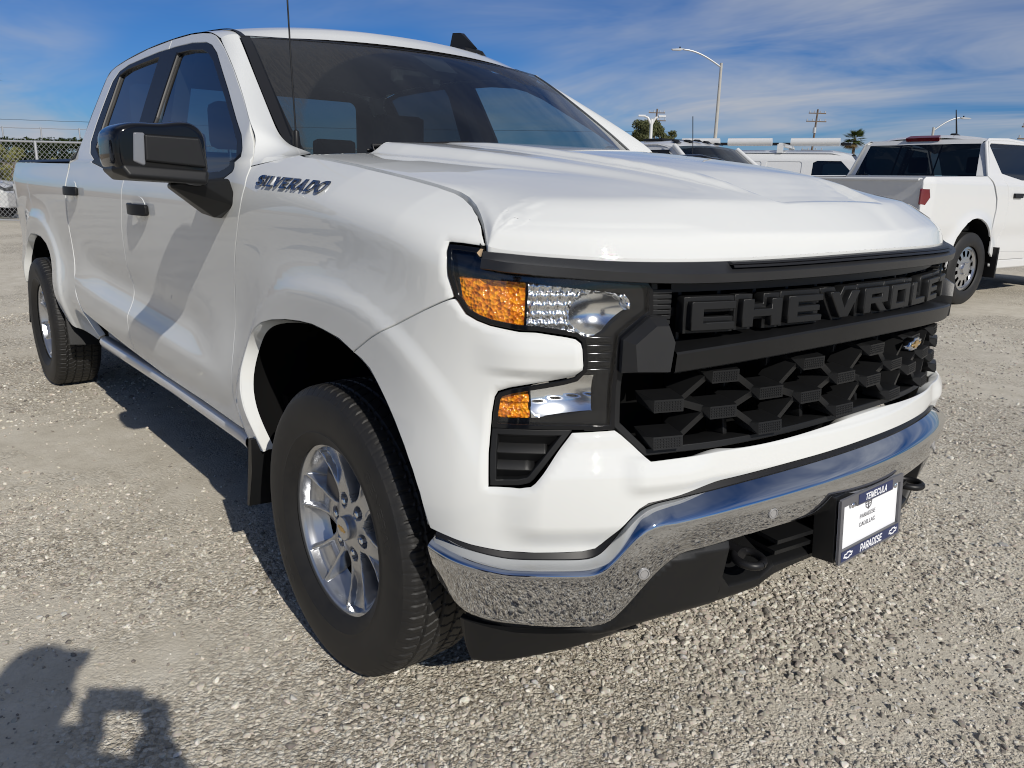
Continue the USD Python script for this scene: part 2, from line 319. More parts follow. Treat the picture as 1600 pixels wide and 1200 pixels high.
TR = {'amber': [(1.0986, 1.102), (0.9445, 1.0954), (0.947, 1.0003), (1.021, 1.0074), (1.0508, 1.017), (1.0713, 1.0322), (1.0893, 1.0566)],
 'amber2': [(0.9355, 0.8819), (0.9744, 0.8737), (0.9965, 0.8658), (1.0046, 0.8519), (1.0103, 0.8141), (0.9311, 0.8178)],
 'archf': [(1.4291, 0.8946), (1.3888, 0.8839), (1.3533, 0.8683), (1.3218, 0.8407), (1.2895, 0.8112), (1.2475, 0.7706), (1.2088, 0.728),
           (1.177, 0.6829), (1.1554, 0.6388), (1.1443, 0.5972), (1.1409, 0.5555)],
 'archr': [(1.4291, 0.8946), (1.4918, 0.9144), (1.5741, 0.9228), (1.6415, 0.9268), (1.7146, 0.9239), (1.7848, 0.9167), (1.8596, 0.9055),
           (1.9211, 0.8891), (1.9715, 0.8667), (2.0077, 0.8443), (2.0332, 0.8195), (2.0558, 0.791), (2.0648, 0.761), (2.0702, 0.7219),
           (2.0682, 0.6838), (2.0741, 0.6034), (2.1426, 0.4951)],
 'beda': [(6.2805, 0.9203), (6.2882, 0.6989), (5.907, 0.5666), (5.9108, 0.4726)],
 'bedarch': [(6.2831, 0.8528), (6.0472, 0.8974), (5.5879, 0.9177), (5.373, 0.8929), (5.1246, 0.7777), (4.9403, 0.6724), (4.9125, 0.555),
             (4.9347, 0.4647), (4.8041, 0.4221), (4.6774, 0.418), (4.4752, 0.4396), (4.3067, 0.4309)],
 'bedrear': [(6.0868, 1.33), (6.1164, 1.2808), (6.0169, 1.1795), (6.2536, 1.0055), (6.2805, 0.9203)],
 'beltcut': [(4.4555, 1.32), (6.0868, 1.33)],
 'cabgap': [(4.3534, 1.3137), (4.4268, 1.2322), (4.4637, 1.1621), (4.5281, 1.07), (4.546, 1.0136), (4.5462, 0.8711), (4.5221, 0.7664),
            (4.4818, 0.647), (4.3896, 0.5744), (4.2202, 0.4598)],
 'chbot': [(1.111, 0.5071), (1.1069, 0.4302), (1.094, 0.386), (1.0496, 0.364), (0.9957, 0.3514), (0.9083, 0.3486), (0.8222, 0.3465), (0.7615, 0.345),
           (0.7341, 0.3593), (0.6889, 0.4282), (0.6684, 0.463), (0.6432, 0.4922), (0.6094, 0.5178), (0.4678, 0.5338), (0.2663, 0.5433),
           (0.1632, 0.542)],
 'chmid': [(0.6866, 0.5962), (0.5322, 0.6183), (0.3879, 0.6263), (0.2134, 0.6375)],
 'chtop': [(1.1153, 0.5526), (1.0928, 0.5459), (1.0546, 0.5351), (1.0092, 0.5239), (0.9629, 0.5156), (0.883, 0.5166), (0.8009, 0.5164),
           (0.7813, 0.5214), (0.7689, 0.533), (0.7485, 0.5676), (0.7244, 0.6029), (0.702, 0.6248), (0.6747, 0.6364), (0.6201, 0.6417),
           (0.5631, 0.6485), (0.4198, 0.6628), (0.2506, 0.6701), (0.117, 0.6746)],
 'crease': [(5.9498, 1.2532), (4.3915, 1.2203), (3.4389, 1.2116), (3.0271, 1.191), (2.5577, 1.1437)],
 'dlo': [(2.9947, 1.7563), (2.9121, 1.7379), (2.814, 1.698), (2.5429, 1.5486), (2.3677, 1.4451), (2.2865, 1.3982), (2.2407, 1.3558), (2.2006, 1.33),
         (2.2157, 1.3013), (2.2775, 1.2766), (2.5711, 1.2608), (2.9277, 1.2712), (3.3636, 1.2864), (3.784, 1.3001), (3.9655, 1.33), (4.2265, 1.3871),
         (4.2629, 1.4212), (4.2359, 1.4724), (4.2509, 1.5737), (4.2442, 1.6407), (4.2527, 1.715), (4.2254, 1.7497), (4.0699, 1.7724), (3.825, 1.7813),
         (3.6246, 1.7862), (3.3776, 1.7813), (3.1735, 1.774)],
 'doorbot': [(2.1783, 0.5071), (2.3548, 0.4694), (2.6601, 0.4818), (3.0916, 0.4841), (3.6045, 0.5135), (4.1309, 0.5587), (4.3544, 0.5793)],
 'doorline': [(2.8408, 1.7571), (2.7477, 1.711), (2.5827, 1.6305), (2.382, 1.5201), (2.2563, 1.4426), (2.2094, 1.3877), (2.1798, 1.352),
              (2.1317, 1.3111), (2.1, 1.2466), (2.1497, 1.182), (2.1828, 1.1062), (2.231, 1.0065), (2.2893, 0.8391), (2.2567, 0.7226),
              (2.1454, 0.6272), (2.1783, 0.5071)],
 'doormid': [(3.4904, 1.8279), (3.4475, 1.734), (3.4096, 1.6143)],
 'doormid2': [(3.4025, 1.3013), (3.3781, 1.2307), (3.4471, 1.1262), (3.5089, 1.0172), (3.5361, 0.8788), (3.4958, 0.7456), (3.5899, 0.5162)],
 'doorrear': [(4.2884, 1.7892), (4.3832, 1.7661), (4.4117, 1.7304), (4.382, 1.6336), (4.3801, 1.508), (4.4175, 1.3991), (4.4598, 1.33),
              (4.4191, 1.2574), (4.4394, 1.1785), (4.5281, 1.07), (4.546, 0.9972), (4.5462, 0.8711), (4.5037, 0.7516), (4.4492, 0.6577),
              (4.3544, 0.5793)],
 'doortop': [(2.8408, 1.7571), (2.914, 1.7783), (2.9877, 1.7954), (3.087, 1.8088), (3.2332, 1.8205), (3.4648, 1.8276), (3.8118, 1.8254),
             (4.1243, 1.8075), (4.2884, 1.7892)],
 'fascia': [(1.1361, 0.5591), (1.0942, 0.5509), (1.0439, 0.5393), (0.98, 0.5294), (0.9146, 0.527), (0.8151, 0.5297), (0.7857, 0.5359),
            (0.773, 0.5476), (0.7509, 0.5766), (0.7192, 0.6141), (0.7049, 0.6303), (0.6857, 0.6414), (0.642, 0.6469), (0.508, 0.6684),
            (0.3544, 0.6834), (0.1663, 0.6883), (0.0735, 0.6927)],
 'gapff': [(1.0955, 1.0587), (1.1253, 1.0468), (1.178, 1.0232), (1.2545, 0.9858), (1.344, 0.9421), (1.4291, 0.8946)],
 'glassf': [(2.9699, 1.7294), (2.8922, 1.7028), (2.6234, 1.555), (2.4473, 1.449), (2.3592, 1.3968), (2.3173, 1.3573), (2.2574, 1.3183),
            (2.3321, 1.2935), (2.6209, 1.2791), (2.8885, 1.2854), (3.2713, 1.4564), (3.2987, 1.6077), (3.3632, 1.7658), (3.184, 1.7532)],
 'glassr': [(3.6482, 1.7736), (3.5452, 1.6246), (3.4989, 1.4902), (3.3739, 1.3018), (3.6253, 1.3117), (4.0581, 1.3794), (4.1297, 1.5147),
            (4.2263, 1.7418), (4.0418, 1.7593)],
 'grillebot': [(0.6833, 0.7347), (0.6116, 0.7367), (0.5009, 0.7367), (0.3736, 0.7413), (0.1819, 0.7489), (0.0511, 0.7554), (-0.0447, 0.7591)],
 'grilleleft': [(0.6859, 1.0818), (0.6831, 1.0356), (0.7466, 0.989), (0.7492, 0.9457), (0.7549, 0.8832), (0.7543, 0.8015), (0.6833, 0.7347)],
 'hoodedge': [(1.0414, 1.1578), (0.979, 1.1549), (0.9118, 1.1506), (0.848, 1.1472), (0.7826, 1.1444), (0.6857, 1.1421), (0.6049, 1.1421),
              (0.5189, 1.1431), (0.3979, 1.145), (0.28, 1.1479), (0.1678, 1.1536), (0.0617, 1.1623)],
 'hoodgap': [(1.0379, 1.1586), (1.0482, 1.1782), (1.0684, 1.2013), (1.0981, 1.2199), (1.1446, 1.2364), (1.1994, 1.2508), (1.2428, 1.2606),
             (1.3028, 1.2715), (1.4045, 1.2852), (1.5099, 1.2984), (1.6611, 1.3159), (1.7955, 1.3288), (1.9306, 1.3392), (1.9735, 1.3448)],
 'lightbot': [(1.1212, 1.1635), (1.1204, 1.1488), (1.1156, 1.1319), (1.112, 1.102), (1.0999, 1.0724), (1.0955, 1.0587), (1.0881, 1.0529),
              (1.0695, 1.0288), (1.0459, 1.0179), (1.0177, 1.0096), (0.9597, 1.0009), (0.9219, 1.0), (0.8648, 0.9923), (0.8455, 0.9886),
              (0.8334, 0.9795), (0.8303, 0.9678), (0.8272, 0.9338), (0.828, 0.9232), (0.8355, 0.9153), (0.8429, 0.9074), (0.8673, 0.9007),
              (0.903, 0.8937), (0.9438, 0.8861), (0.9749, 0.8795), (0.9973, 0.8715), (1.0037, 0.8604), (1.0082, 0.8296), (1.0101, 0.7834),
              (1.0111, 0.7443), (1.0078, 0.6784), (0.9499, 0.6806), (0.9286, 0.686), (0.9211, 0.6929), (0.8455, 0.7932), (0.7528, 0.7961)],
 'lighttop': [(1.1212, 1.1635), (1.0912, 1.1625), (1.0393, 1.1585)],
 'refl': [(0.942, 1.0955), (0.8984, 1.0889), (0.7877, 1.0785), (0.7468, 1.0732), (0.7318, 1.0501), (0.7836, 0.9964), (0.8033, 0.9875),
          (0.8431, 0.9888), (0.8628, 0.9926), (0.921, 0.9997), (0.9444, 1.0017)],
 'refl2': [(0.9329, 0.8833), (0.9016, 0.8893), (0.8651, 0.895), (0.8326, 0.9084), (0.8003, 0.9081), (0.8009, 0.8329), (0.9284, 0.8179)],
 'rock': [(4.2277, 0.4654), (3.0916, 0.4841), (2.3548, 0.4694), (2.2977, 0.4262)],
 'rockb': [(4.2563, 0.4187), (3.1984, 0.4062), (2.3541, 0.3827)],
 'valbot': [(1.0858, 0.2968), (1.0654, 0.2317), (1.0245, 0.2311), (0.9553, 0.237), (0.8832, 0.2544), (0.8093, 0.2736), (0.695, 0.3041),
            (0.6344, 0.3136), (0.551, 0.3225), (0.419, 0.329), (0.3114, 0.3363), (0.2634, 0.3631), (0.1686, 0.3767), (0.0513, 0.3456)]}

_mo = [(-1.295, 1.408), (-1.20, 1.416), (-1.115, 1.419), (-1.090, 1.400), (-1.080, 1.350), (-1.078, 1.290), (-1.082, 1.262), (-1.20, 1.268), (-1.295, 1.278), (-1.322, 1.295), (-1.330, 1.34), (-1.322, 1.392)]
_mc = np.array(_mo).mean(0)
MIRF = [(-.560, a, b) for a, b in _mo] + [(-.535, *((np.array(q) - _mc) * [.90, .84] + _mc)) for q in _mo]
MIRB = [(-.700, *((np.array(q) - _mc) * [.97, .95] + _mc)) for q in _mo]
MIRP = [(-.56, -1.258, 1.388), (-.56, -1.098, 1.386), (-.56, -1.083, 1.297), (-.56, -1.258, 1.310), (-.527, -1.250, 1.382), (-.520, -1.108, 1.378), (-.520, -1.094, 1.302), (-.527, -1.252, 1.315)]
MIRL = [(-.70, -1.30, 1.27), (-.70, -1.085, 1.255), (-.525, -1.30, 1.278), (-.525, -1.09, 1.256), (-.57, -1.325, 1.30), (-.69, -1.32, 1.30), (-.532, -1.31, 1.306), (-.528, -1.085, 1.285), (-.70, -1.08, 1.285)]
MIRS = [(-.56, -1.285, 1.388), (-.56, -1.247, 1.390), (-.56, -1.252, 1.300), (-.56, -1.290, 1.309), (-.530, -1.272, 1.386), (-.528, -1.249, 1.386), (-.528, -1.254, 1.303), (-.531, -1.279, 1.312)]
MIRA = [(-.575, -1.10, 1.268), (-.585, -1.175, 1.258), (-.66, -1.16, 1.255), (-.60, -1.008, 1.272), (-.80, -.99, 1.27), (-.66, -1.030, 1.160), (-.69, -1.055, 1.172), (-.82, -.99, 1.16), (-.70, -.99, 1.155), (-.60, -.99, 1.20)]

NST = (50000, 30000, 5200)
BGS = {}
inv_badge = ((2.02, 1.259), (1.635, 1.247))
HEAP = [(.58, -.15, .10, 5), (.50, -.05, .12, 3), (.70, .38, .11, 4), (.62, .20, .12, 3), (.80, .95, .20, 3), (.70, -.02, .10, 2), (.95, .30, .55, 3), (.55, -.70, .40, 2.5), (.15, -1.25, .25, 1.5)]

# ---------------------------------------------------------------- the gravel lot
mat('gravel_ground', {'tc': ('texture_coordinate', {}), 'big': ('noise_texture', {'scale': .55, 'detail': 5.0, 'roughness': .62}), 'mid': ('noise_texture', {'scale': 6.0, 'detail': 6.0, 'roughness': .7}),
    'vo': ('voronoi_texture', {'scale': 85.0, 'randomness': 1.0}), 'vo2': ('voronoi_texture', {'scale': 210.0}), 'sp': ('separate_color', {}),
    'c1': ('rgb_ramp', {'ramp': [(.25, (.42, .38, .305)), (.50, (.53, .488, .402)), (.75, (.62, .58, .495))]}),
    'c2': ('rgb_ramp', {'ramp': [(0, (.30, .265, .21)), (.35, (.52, .465, .37)), (.7, (.67, .615, .51)), (1, (.79, .75, .65))]}),
    'pk': ('rgb_ramp', {'ramp': [(.44, (.0,) * 3), (.58, (1.0,) * 3)]}), 'pks': ('map_range', {'to_min': .22, 'to_max': 1.0}), 'mx': ('mix', {}),
    'dk': ('mix', {'mix_type': 'multiply'}), 'dkf': ('math', {'math_type': 'multiply', 'value2': .62}), 'ed': ('rgb_ramp', {'ramp': [(0, (1, 1, 1)), (.55, (1, 1, 1)), (.95, (.35, .34, .32))]}),
    'ad': ('math', {'math_type': 'multiply_add', 'value2': .55}), 'inv': ('math', {'math_type': 'subtract', 'value1': 1.0}), 'inv2': ('math', {'math_type': 'subtract', 'value1': 1.0}),
    'fn': ('noise_texture', {'scale': 210.0, 'detail': 4.0, 'roughness': .7}), 'fb': ('bump', {'strength': .55, 'distance': .0035}), 'b': ('bump', {'strength': .9, 'distance': .010}), 'p': ('principled_bsdf', {'roughness': .92, 'specular_ior_level': .15})},
    [('tc.object', 'big.vector'), ('tc.object', 'mid.vector'), ('tc.object', 'vo.vector'), ('tc.object', 'vo2.vector'), ('vo.color', 'sp.color'), ('sp.r', 'c2.fac'), ('mid.fac', 'c1.fac'), ('big.fac', 'pk.fac'), ('pk.color', 'mx.fac'),
     ('c1.color', 'mx.color1'), ('c2.color', 'mx.color2'), ('vo.distance', 'ed.fac'), ('mx.color', 'dk.color1'), ('ed.color', 'dk.color2'), ('dk.color', 'p.base_color'),
     ('vo.distance', 'inv.value2'), ('vo2.distance', 'inv2.value2'), ('inv2.value', 'ad.value1'), ('inv.value', 'ad.value3'), ('ad.value', 'b.height'), ('b.normal', 'p.normal'), ('tc.object', 'fn.vector'), ('fn.fac', 'fb.height'), ('fb.normal', 'b.normal'), ('pk.color', 'pks.value'), ('pks.result', 'b.strength'), ('pks.result', 'dkf.value1'), ('dkf.value', 'dk.fac')])
def gz(x, y):
    p = np.stack([x, y, 0 * x], -1); return .022 * (meshkit.fbm(p * .9, 4, 3) - .5) * ss(12, 6, np.hypot(x, y))
xs = np.concatenate([np.linspace(-400, -30, 8), np.linspace(-25, -8, 18), np.linspace(-7.6, 5, 253), np.linspace(6, 30, 12), np.linspace(60, 400, 6)]); ys = np.concatenate([np.linspace(-400, -30, 8), np.linspace(-25, -6, 14), np.linspace(-5.6, 6, 233), np.linspace(7, 30, 14), np.linspace(60, 400, 6)])
GX, GY = np.meshgrid(xs, ys, indexing='ij')
top('ground', grid(np.stack([GX, GY, gz(GX, GY)], -1)), 'gravel_ground', kind='structure')
# loose stones: real geometry where the camera can pick them out
mat('stone', {'oi': ('object_info', {}), 'r': ('rgb_ramp', {'ramp': [(0, (.17, .155, .14)), (.12, (.31, .275, .235)), (.30, (.47, .435, .365)), (.5, (.59, .55, .465)), (.68, (.47, .41, .35)), (.80, (.68, .63, .53)), (.93, (.80, .765, .68)), (1, (.40, .395, .385))]}),
    'tc': ('texture_coordinate', {}), 'n': ('noise_texture', {'scale': 2.2, 'detail': 4.0}), 'm': ('mix', {'mix_type': 'multiply', 'fac': .35}), 'p': ('principled_bsdf', {'roughness': .85, 'specular_ior_level': .2})},
    [('oi.random', 'r.fac'), ('tc.object', 'n.vector'), ('r.color', 'm.color1'), ('n.color', 'm.color2'), ('m.color', 'p.base_color')])
def stone_mesh(k):
    rg = np.random.default_rng(100 + k); s_ = trimesh.creation.icosphere(1, 1.0); v = s_.vertices.copy()
    for _ in range(10):
        d = rg.normal(size=3); d /= np.linalg.norm(d); h = rg.uniform(.52, .82); q = v @ d; v = np.where((q > h)[:, None], v - (q - h)[:, None] * d, v)
    v = v * rg.uniform([.85, .7, .45], [1.2, 1.0, .75]); return trimesh.Trimesh(v, s_.faces, process=False)
def scatter(name, n, region, size, seed, patchy, label, sink=.30):
    rg = np.random.default_rng(seed); out = []
    while len(out) < n:
        q = region(rg, n); dn = meshkit.fbm(np.c_[q * 1.25, np.zeros(len(q))], 4, 21); dens_ = ss(.44, .57, dn) * (1 - patchy) * 1.0 + (1 - ss(.44, .57, dn)) * 0 + patchy
        q = q[rg.random(len(q)) < dens_]; out = q if len(out) == 0 else np.vstack([out, q])
    q = out[:n]; sz = size(rg, n)
    ip = path_for('/World', name); pi = UsdGeom.PointInstancer.Define(stage, ip); protos = []
    for k in range(7):
        pp = f'{ip}/stone_{k:03d}' if k else f'{ip}/stone'; V, F, N = meshkit.arrays(stone_mesh(k), 24); prim_mesh(pp, V, F, N, 'stone'); protos.append(Sdf.Path(pp))
    pi.CreatePrototypesRel().SetTargets(protos); pi.CreateProtoIndicesAttr(Vt.IntArray.FromNumpy(rg.integers(0, 7, n).astype(np.int32)))
    z_ = gz(q[:, 0], q[:, 1]) + sz * sink * .6
    pi.CreatePositionsAttr(Vt.Vec3fArray.FromNumpy(np.c_[q, z_].astype(np.float32)))
    a = rg.uniform(0, 2 * np.pi, n); tx, ty = rg.normal(0, .16, n), rg.normal(0, .16, n)
    qs = np.c_[np.cos(a / 2), tx * np.cos(a / 2) + ty * np.sin(a / 2), ty * np.cos(a / 2) - tx * np.sin(a / 2), np.sin(a / 2)]; qs /= np.linalg.norm(qs, axis=1, keepdims=True)
    pi.CreateOrientationsAttr(Vt.QuathArray([Gf.Quath(*map(float, r_)) for r_ in qs]))
    pi.CreateScalesAttr(Vt.Vec3fArray.FromNumpy(np.repeat(sz[:, None], 3, 1).astype(np.float32)))
    tagp(pi.GetPrim(), label, kind='stuff')
EYE2 = CAM[:2]
def fan(rmin, rmax, spread=.72, pw=1.0):
    yaw = CAM[3]
    def f(rg, n):
        r = rmin + (rmax - rmin) * rg.random(n)**pw; a = yaw + rg.uniform(-spread, spread, n); return np.c_[EYE2[0] + r * np.cos(a), EYE2[1] + r * np.sin(a)]
    return f
scatter('gravel', NST[0], fan(.75, 3.6, .78, .8), lambda rg, n: np.clip(.0036 * np.exp(rg.normal(0, .50, n)), .0016, .013), 5, .12, 'loose grey and tan gravel scattered over the lot')
scatter('gravel', NST[1], fan(3.3, 9.5, .70, .75), lambda rg, n: np.clip(.0060 * np.exp(rg.normal(0, .42, n)), .0035, .018), 6, .15, 'coarser gravel further back on the lot')
def heap(rg, n):
    c = np.array(HEAP); i = rg.choice(len(c), n, p=c[:, 3] / c[:, 3].sum()); return c[i, :2] + rg.normal(0, 1, (n, 2)) * c[i, 2:3]
scatter('pebble', NST[2], heap, lambda rg, n: np.clip(.0072 * np.exp(rg.normal(0, .38, n)), .004, .017), 8, 1.0, 'larger pebbles lying in patches in front of the chrome bumper')

scatter('large_stone', 330, fan(.9, 5.5, .70, .8), lambda rg, n: np.clip(.0095 * np.exp(rg.normal(0, .30, n)), .007, .019), 12, 1.0, 'single larger grey and tan stones lying about on the lot', .15)

# ---------------------------------------------------------------- the white pickup in front
T0 = thing('pickup_truck', 'large white crew cab pickup truck filling the foreground, black grille and chrome bumper', 'pickup truck')
def WO(off): return lambda a, b: W(a, b, off)
def two(parent, name, m, material, label=None):
    part(parent, name, m, material, label=label); part(parent, name, mirror(arr(m)), material, label=label)
G = {k: np.array(v) for k, v in TR.items()}
s0 = float(s_of_x(0.0)); sR = float(s_of_x(-3.745))
# --- fender
rear_arch = [(s0 + dx, z) for dx, z in ((.130, .923), (.218, .914), (.318, .898), (.398, .878), (.456, .853), (.495, .829), (.522, .800), (.538, .765), (.543, .72), (.538, .66), (.522, .60), (.50, .54), (.48, .46))]
arch = np.vstack([G['archf'][:1], G['archr'][1:4], rear_arch])
arch_all = np.vstack([G['archf'][::-1], arch[1:]])
front_edge = [(2.1378, 1.3111), (2.112, 1.255), (2.125, 1.20), (2.158, 1.14), (2.195, 1.07), (2.235, .98), (2.262, .88), (2.275, .78), (2.27, .68), (2.262, .58), (2.275, .50), (2.285, .43)]
front_edge = [(a - .006, b) for a, b in front_edge]
fender = Polygon(np.vstack([G['lighttop'][::-1], G['lightbot'][1:6], G['gapff'][1:], arch[1:], front_edge[::-1], G['hoodgap'][::-1][:-1]]))
g = .0032
from scipy.ndimage import gaussian_filter1d
def even(a, sig, off=0.0, far=(.62, .42)):
    """A height curve along the front, even about the centre line and smooth across it."""
    a = a[np.argsort(a[:, 0])]; sg_ = np.linspace(-1.3, 1.3, 1301); v = np.interp(np.abs(sg_), a[:, 0], a[:, 1]); sm = gaussian_filter1d(v, sig / .002); k = ss(*far, np.abs(sg_)); v = sm * k + gaussian_filter1d(v, 6) * (1 - k)
    return lambda s: np.interp(s, sg_, v) + off
gbf = even(np.vstack([G['grillebot'], [(0, .760)]]), .10); fbf = even(np.vstack([G['fascia'][11:], [(0, .696)]]), .10)
_sq = np.linspace(.66, 0, 34)
G['grillebot'] = np.vstack([G['grillebot'][:1], np.c_[_sq, gbf(_sq)][1:-1]]); G['fascia'] = np.vstack([G['fascia'][:13], np.c_[_sq, fbf(_sq)][3:-1]])
FLIP = True
lampo = Polygon(np.vstack([G['lighttop'][:1], G['lightbot'][1:], G['grilleleft'][::-1][1:], [(.70, 1.10), (1.0, 1.125), (1.044, 1.15)], G['lighttop'][::-1][:-1]])).buffer(0)
two(T0, 'fender', patch(fender.buffer(-g, join_style=2), lambda a, b: W(a, b, -.010 * np.clip(1 - shapely.distance(shapely.points(np.abs(a), b), lampo) / .017, 0, 1)**2), (.016, .016), .03, flip=FLIP), 'white_paint')
# --- front fascia, one piece over both sides
half = np.vstack([G['gapff'][::-1], G['lightbot'][6:], G['grillebot'], [(0, float(gbf(0)))], [(0, float(fbf(0)))], G['fascia'][::-1], G['archf'][::-1][1:-1]])
fas = Polygon(half).buffer(0); fas = fas.union(affinity.scale(fas, -1, 1, origin=(0, 0))).buffer(1e-4)
fas = fas.buffer(-g, join_style=2)
def chin(s, z):   # the facets below the lamps stand proud
    a = np.abs(s); return .018 * ss(.50, .62, a) * (1 - ss(.90, 1.0, a)) * ss(.76, .70, z) * ss(.54, .60, z) + .012 * (1 - ss(.70, .75, a)) * ss(.75, .735, z) * ss(.655, .69, z)
def fang(s, z):
    a = np.abs(s); return .016 * (1 - ss(.94, 1.06, a)) * ss(.855, .90, z) * ss(.90, .93, z) * ss(1.01, .955, z)
def roll(a, b):       # panel edges roll in towards the lamps
    d = shapely.distance(shapely.points(np.abs(a), b), lampo); return -.010 * np.clip(1 - d / .017, 0, 1)**2
Ffas = lambda a, b: W(a, b, chin(a, b) + fang(a, b) + roll(a, b))
part(T0, 'front_fascia', patch(fas, Ffas, (.012, .010), .03, flip=FLIP), 'white_paint')
# --- lamps
lamp = Polygon(np.vstack([G['lighttop'][:1], G['lightbot'][1:], G['grilleleft'][::-1][1:], [(.70, 1.10), (1.0, 1.125), (1.044, 1.15)], G['lighttop'][::-1][:-1]])).buffer(0)
for sg in (1, -1):
    fl = (lambda m: m) if sg == 1 else (lambda m: mirror(arr(m)))
    vent = lamp.intersection(sbox(.82, .60, 1.1, .797)); upper = lamp.difference(vent.buffer(1e-4))
    base = part_path = path_for(T0, 'headlight')
    Vb = fl(patch(upper.buffer(-.002), WO(-.095), (.02, .02), .0, flip=FLIP)); prim_mesh(base, *Vb, 'gloss_black')
    part(base, 'cover_lens', fl(patch(upper.buffer(-.003), WO(-.004), (.02, .02), .0, flip=FLIP)), 'clear_lens')
    ring = upper.buffer(-.002).difference(upper.buffer(-.009))
    part(base, 'bezel', fl(patch(ring, WO(-.003), (.02, .02), .006, flip=FLIP)), 'gloss_black')
    def amb_f(a, b): return W(a, b, -.022 + .0 * a)
    am = rounded(Polygon(G['amber']), .006); part(base, 'amber_lens', fl(patch(am, amb_f, (.012, .012), .012, flip=FLIP)), 'amber')
    # faceted chrome bowl
    def bowl(a, b):
        u = (a - .86); v = (b - 1.04)
        k = np.mod((u + .25 * v * np.sign(v)) / .021 + 8, 1); fac = .013 * np.sin(k * np.pi) + .004 * np.sin(np.mod(v / .019 + 8, 1) * np.pi) + .010 * (np.abs(u - .015) / .07)
        rr = ((a - .800) / .062)**2 + ((b - 1.032) / .046)**2; inb = ss(1.05, .9, rr)
        return W(a, b, (-.034 + fac) * (1 - inb) + inb * (-.022 - .030 * (1 - np.minimum(rr, 1))))
    rf = Polygon(G['refl']); part(base, 'reflector', fl(patch(rf, bowl, (.004, .004), .0, flip=FLIP)), 'reflector')
    am2 = rounded(Polygon(G['amber2']), .005)
    shroud = upper.buffer(-.004).difference(shapely.union_all([am, am2, rf.buffer(.001), Polygon(G['refl2']).buffer(.001)]))
    part(base, 'dark_shroud', fl(patch(shroud, WO(-.018), (.01, .01), .05, flip=FLIP)), 'gloss_black')
    def amb2(a, b): return W(a, b, -.018 - .004 * (np.abs(np.mod(b / .033, 1) - .5) < .22))
    part(base, 'amber_lens', fl(patch(am2, amb2, (.006, .004), .008, flip=FLIP)), 'amber')
    def bowl2(a, b):
        u = (a - .862) / .06; v = (b - .865) / .04; return W(a, b, -.020 - .022 * np.clip(1 - (u * u + v * v) * .5, 0, 1) + .004 * ss(-.15, -.25, v + .2 * u))
    part(base, 'reflector', fl(patch(Polygon(G['refl2']), bowl2, (.005, .005), .0, flip=FLIP)), 'reflector')
    for k in range(5):    # ribs between the two lamps
        zc = .982 - k * .0165
        part(base, 'rib', fl(patch(sbox(.768, zc - .004, .828, zc + .004), WO(-.012), (.02, .004), .015, flip=FLIP)), 'gloss_black')
    vb = path_for(T0, 'side_vent'); prim_mesh(vb, *fl(patch(vent.buffer(-.002), WO(-.055), (.02, .02), .0, flip=FLIP)), 'trim_black')
    vr = vent.buffer(-.002); part(vb, 'vent_frame', fl(patch(vr.difference(vent.buffer(-.011)), WO(-.006), (.02, .02), .05, flip=FLIP)), 'black_plastic')
    for k, zc in enumerate((.768, .732, .697)):
        sl = vent.buffer(-.008).intersection(sbox(.8, zc - .012, 1.1, zc + .010))
        part(vb, 'vent_slat', fl(patch(sl, lambda a, b, zc=zc: W(a, b, -.018 - (zc + .010 - b) * .9), (.02, .006), .03, flip=FLIP)), 'black_plastic')
# --- grille
S = np.linspace(-.70, .70, 57)
def sym(key, off=0.0, sig=.10):
    a = np.array(G[key] if isinstance(key, str) else key, float); return even(a, sig, off, (1.0, .85))
G['hoodedge'] = np.vstack([G['hoodedge'][G['hoodedge'][:, 0] > .42], [(.38, 1.1452), (.25, 1.1485), (.12, 1.1515), (0, 1.152)]])
he = sym('hoodedge')
grd = dict(b=Polygon(np.vstack([G['grilleleft'], G['grillebot'][1:], [(0, float(gbf(0))), (0, 1.15), (.69, 1.14)]])).buffer(0))
gr = grd['b'].union(affinity.scale(grd['b'], -1, 1, origin=(0, 0))).buffer(1e-4)
GB = path_for(T0, 'grille'); prim_mesh(GB, *patch(gr.buffer(-.001), WO(-.13), (.04, .04), .0, flip=FLIP), 'void_black')
part(GB, 'grille_frame', patch(gr.buffer(-.001).difference(gr.buffer(-.012)), WO(-.012), (.03, .02), .10, flip=FLIP), 'black_plastic')
def bar(sa, prof_pts, name, material, parent=GB, ang=28):
    """Sweeps a cross-section of (height function, offset) pairs along the front."""
    P_ = np.stack([W(sa, zf(sa), off) for zf, off in prof_pts], 1); return part(parent, name, sheet_creased(P_, ang), material)
bt = [(0, 1.106), (.11, 1.1034), (.41, 1.0985), (.63, 1.0940), (.71, 1.0961), (.81, 1.1048), (.91, 1.1109), (1.03, 1.1193)]
bz = even(np.array(bt), .10, 0, (1.0, .85))
S2 = np.linspace(-1.038, 1.038, 121)
tz = lambda s: he(s) - .006
fade = lambda s: 1 - .8 * ss(.98, 1.04, np.abs(s))
Pb = np.stack([W(S2, tz(S2), -.03), W(S2, tz(S2), .004), W(S2, tz(S2) - .010, .016 * fade(S2)), W(S2, bz(S2) + .020, .030 * fade(S2)), W(S2, bz(S2) + .002, .026 * fade(S2)), W(S2, bz(S2), .020 * fade(S2)), W(S2, bz(S2), -.03)], 1)
part(GB, 'upper_bar', sheet_creased(Pb, 24), 'grey_plastic')
S3 = np.linspace(-.52, .52, 61)   # ribbed inlay along the top of the bar
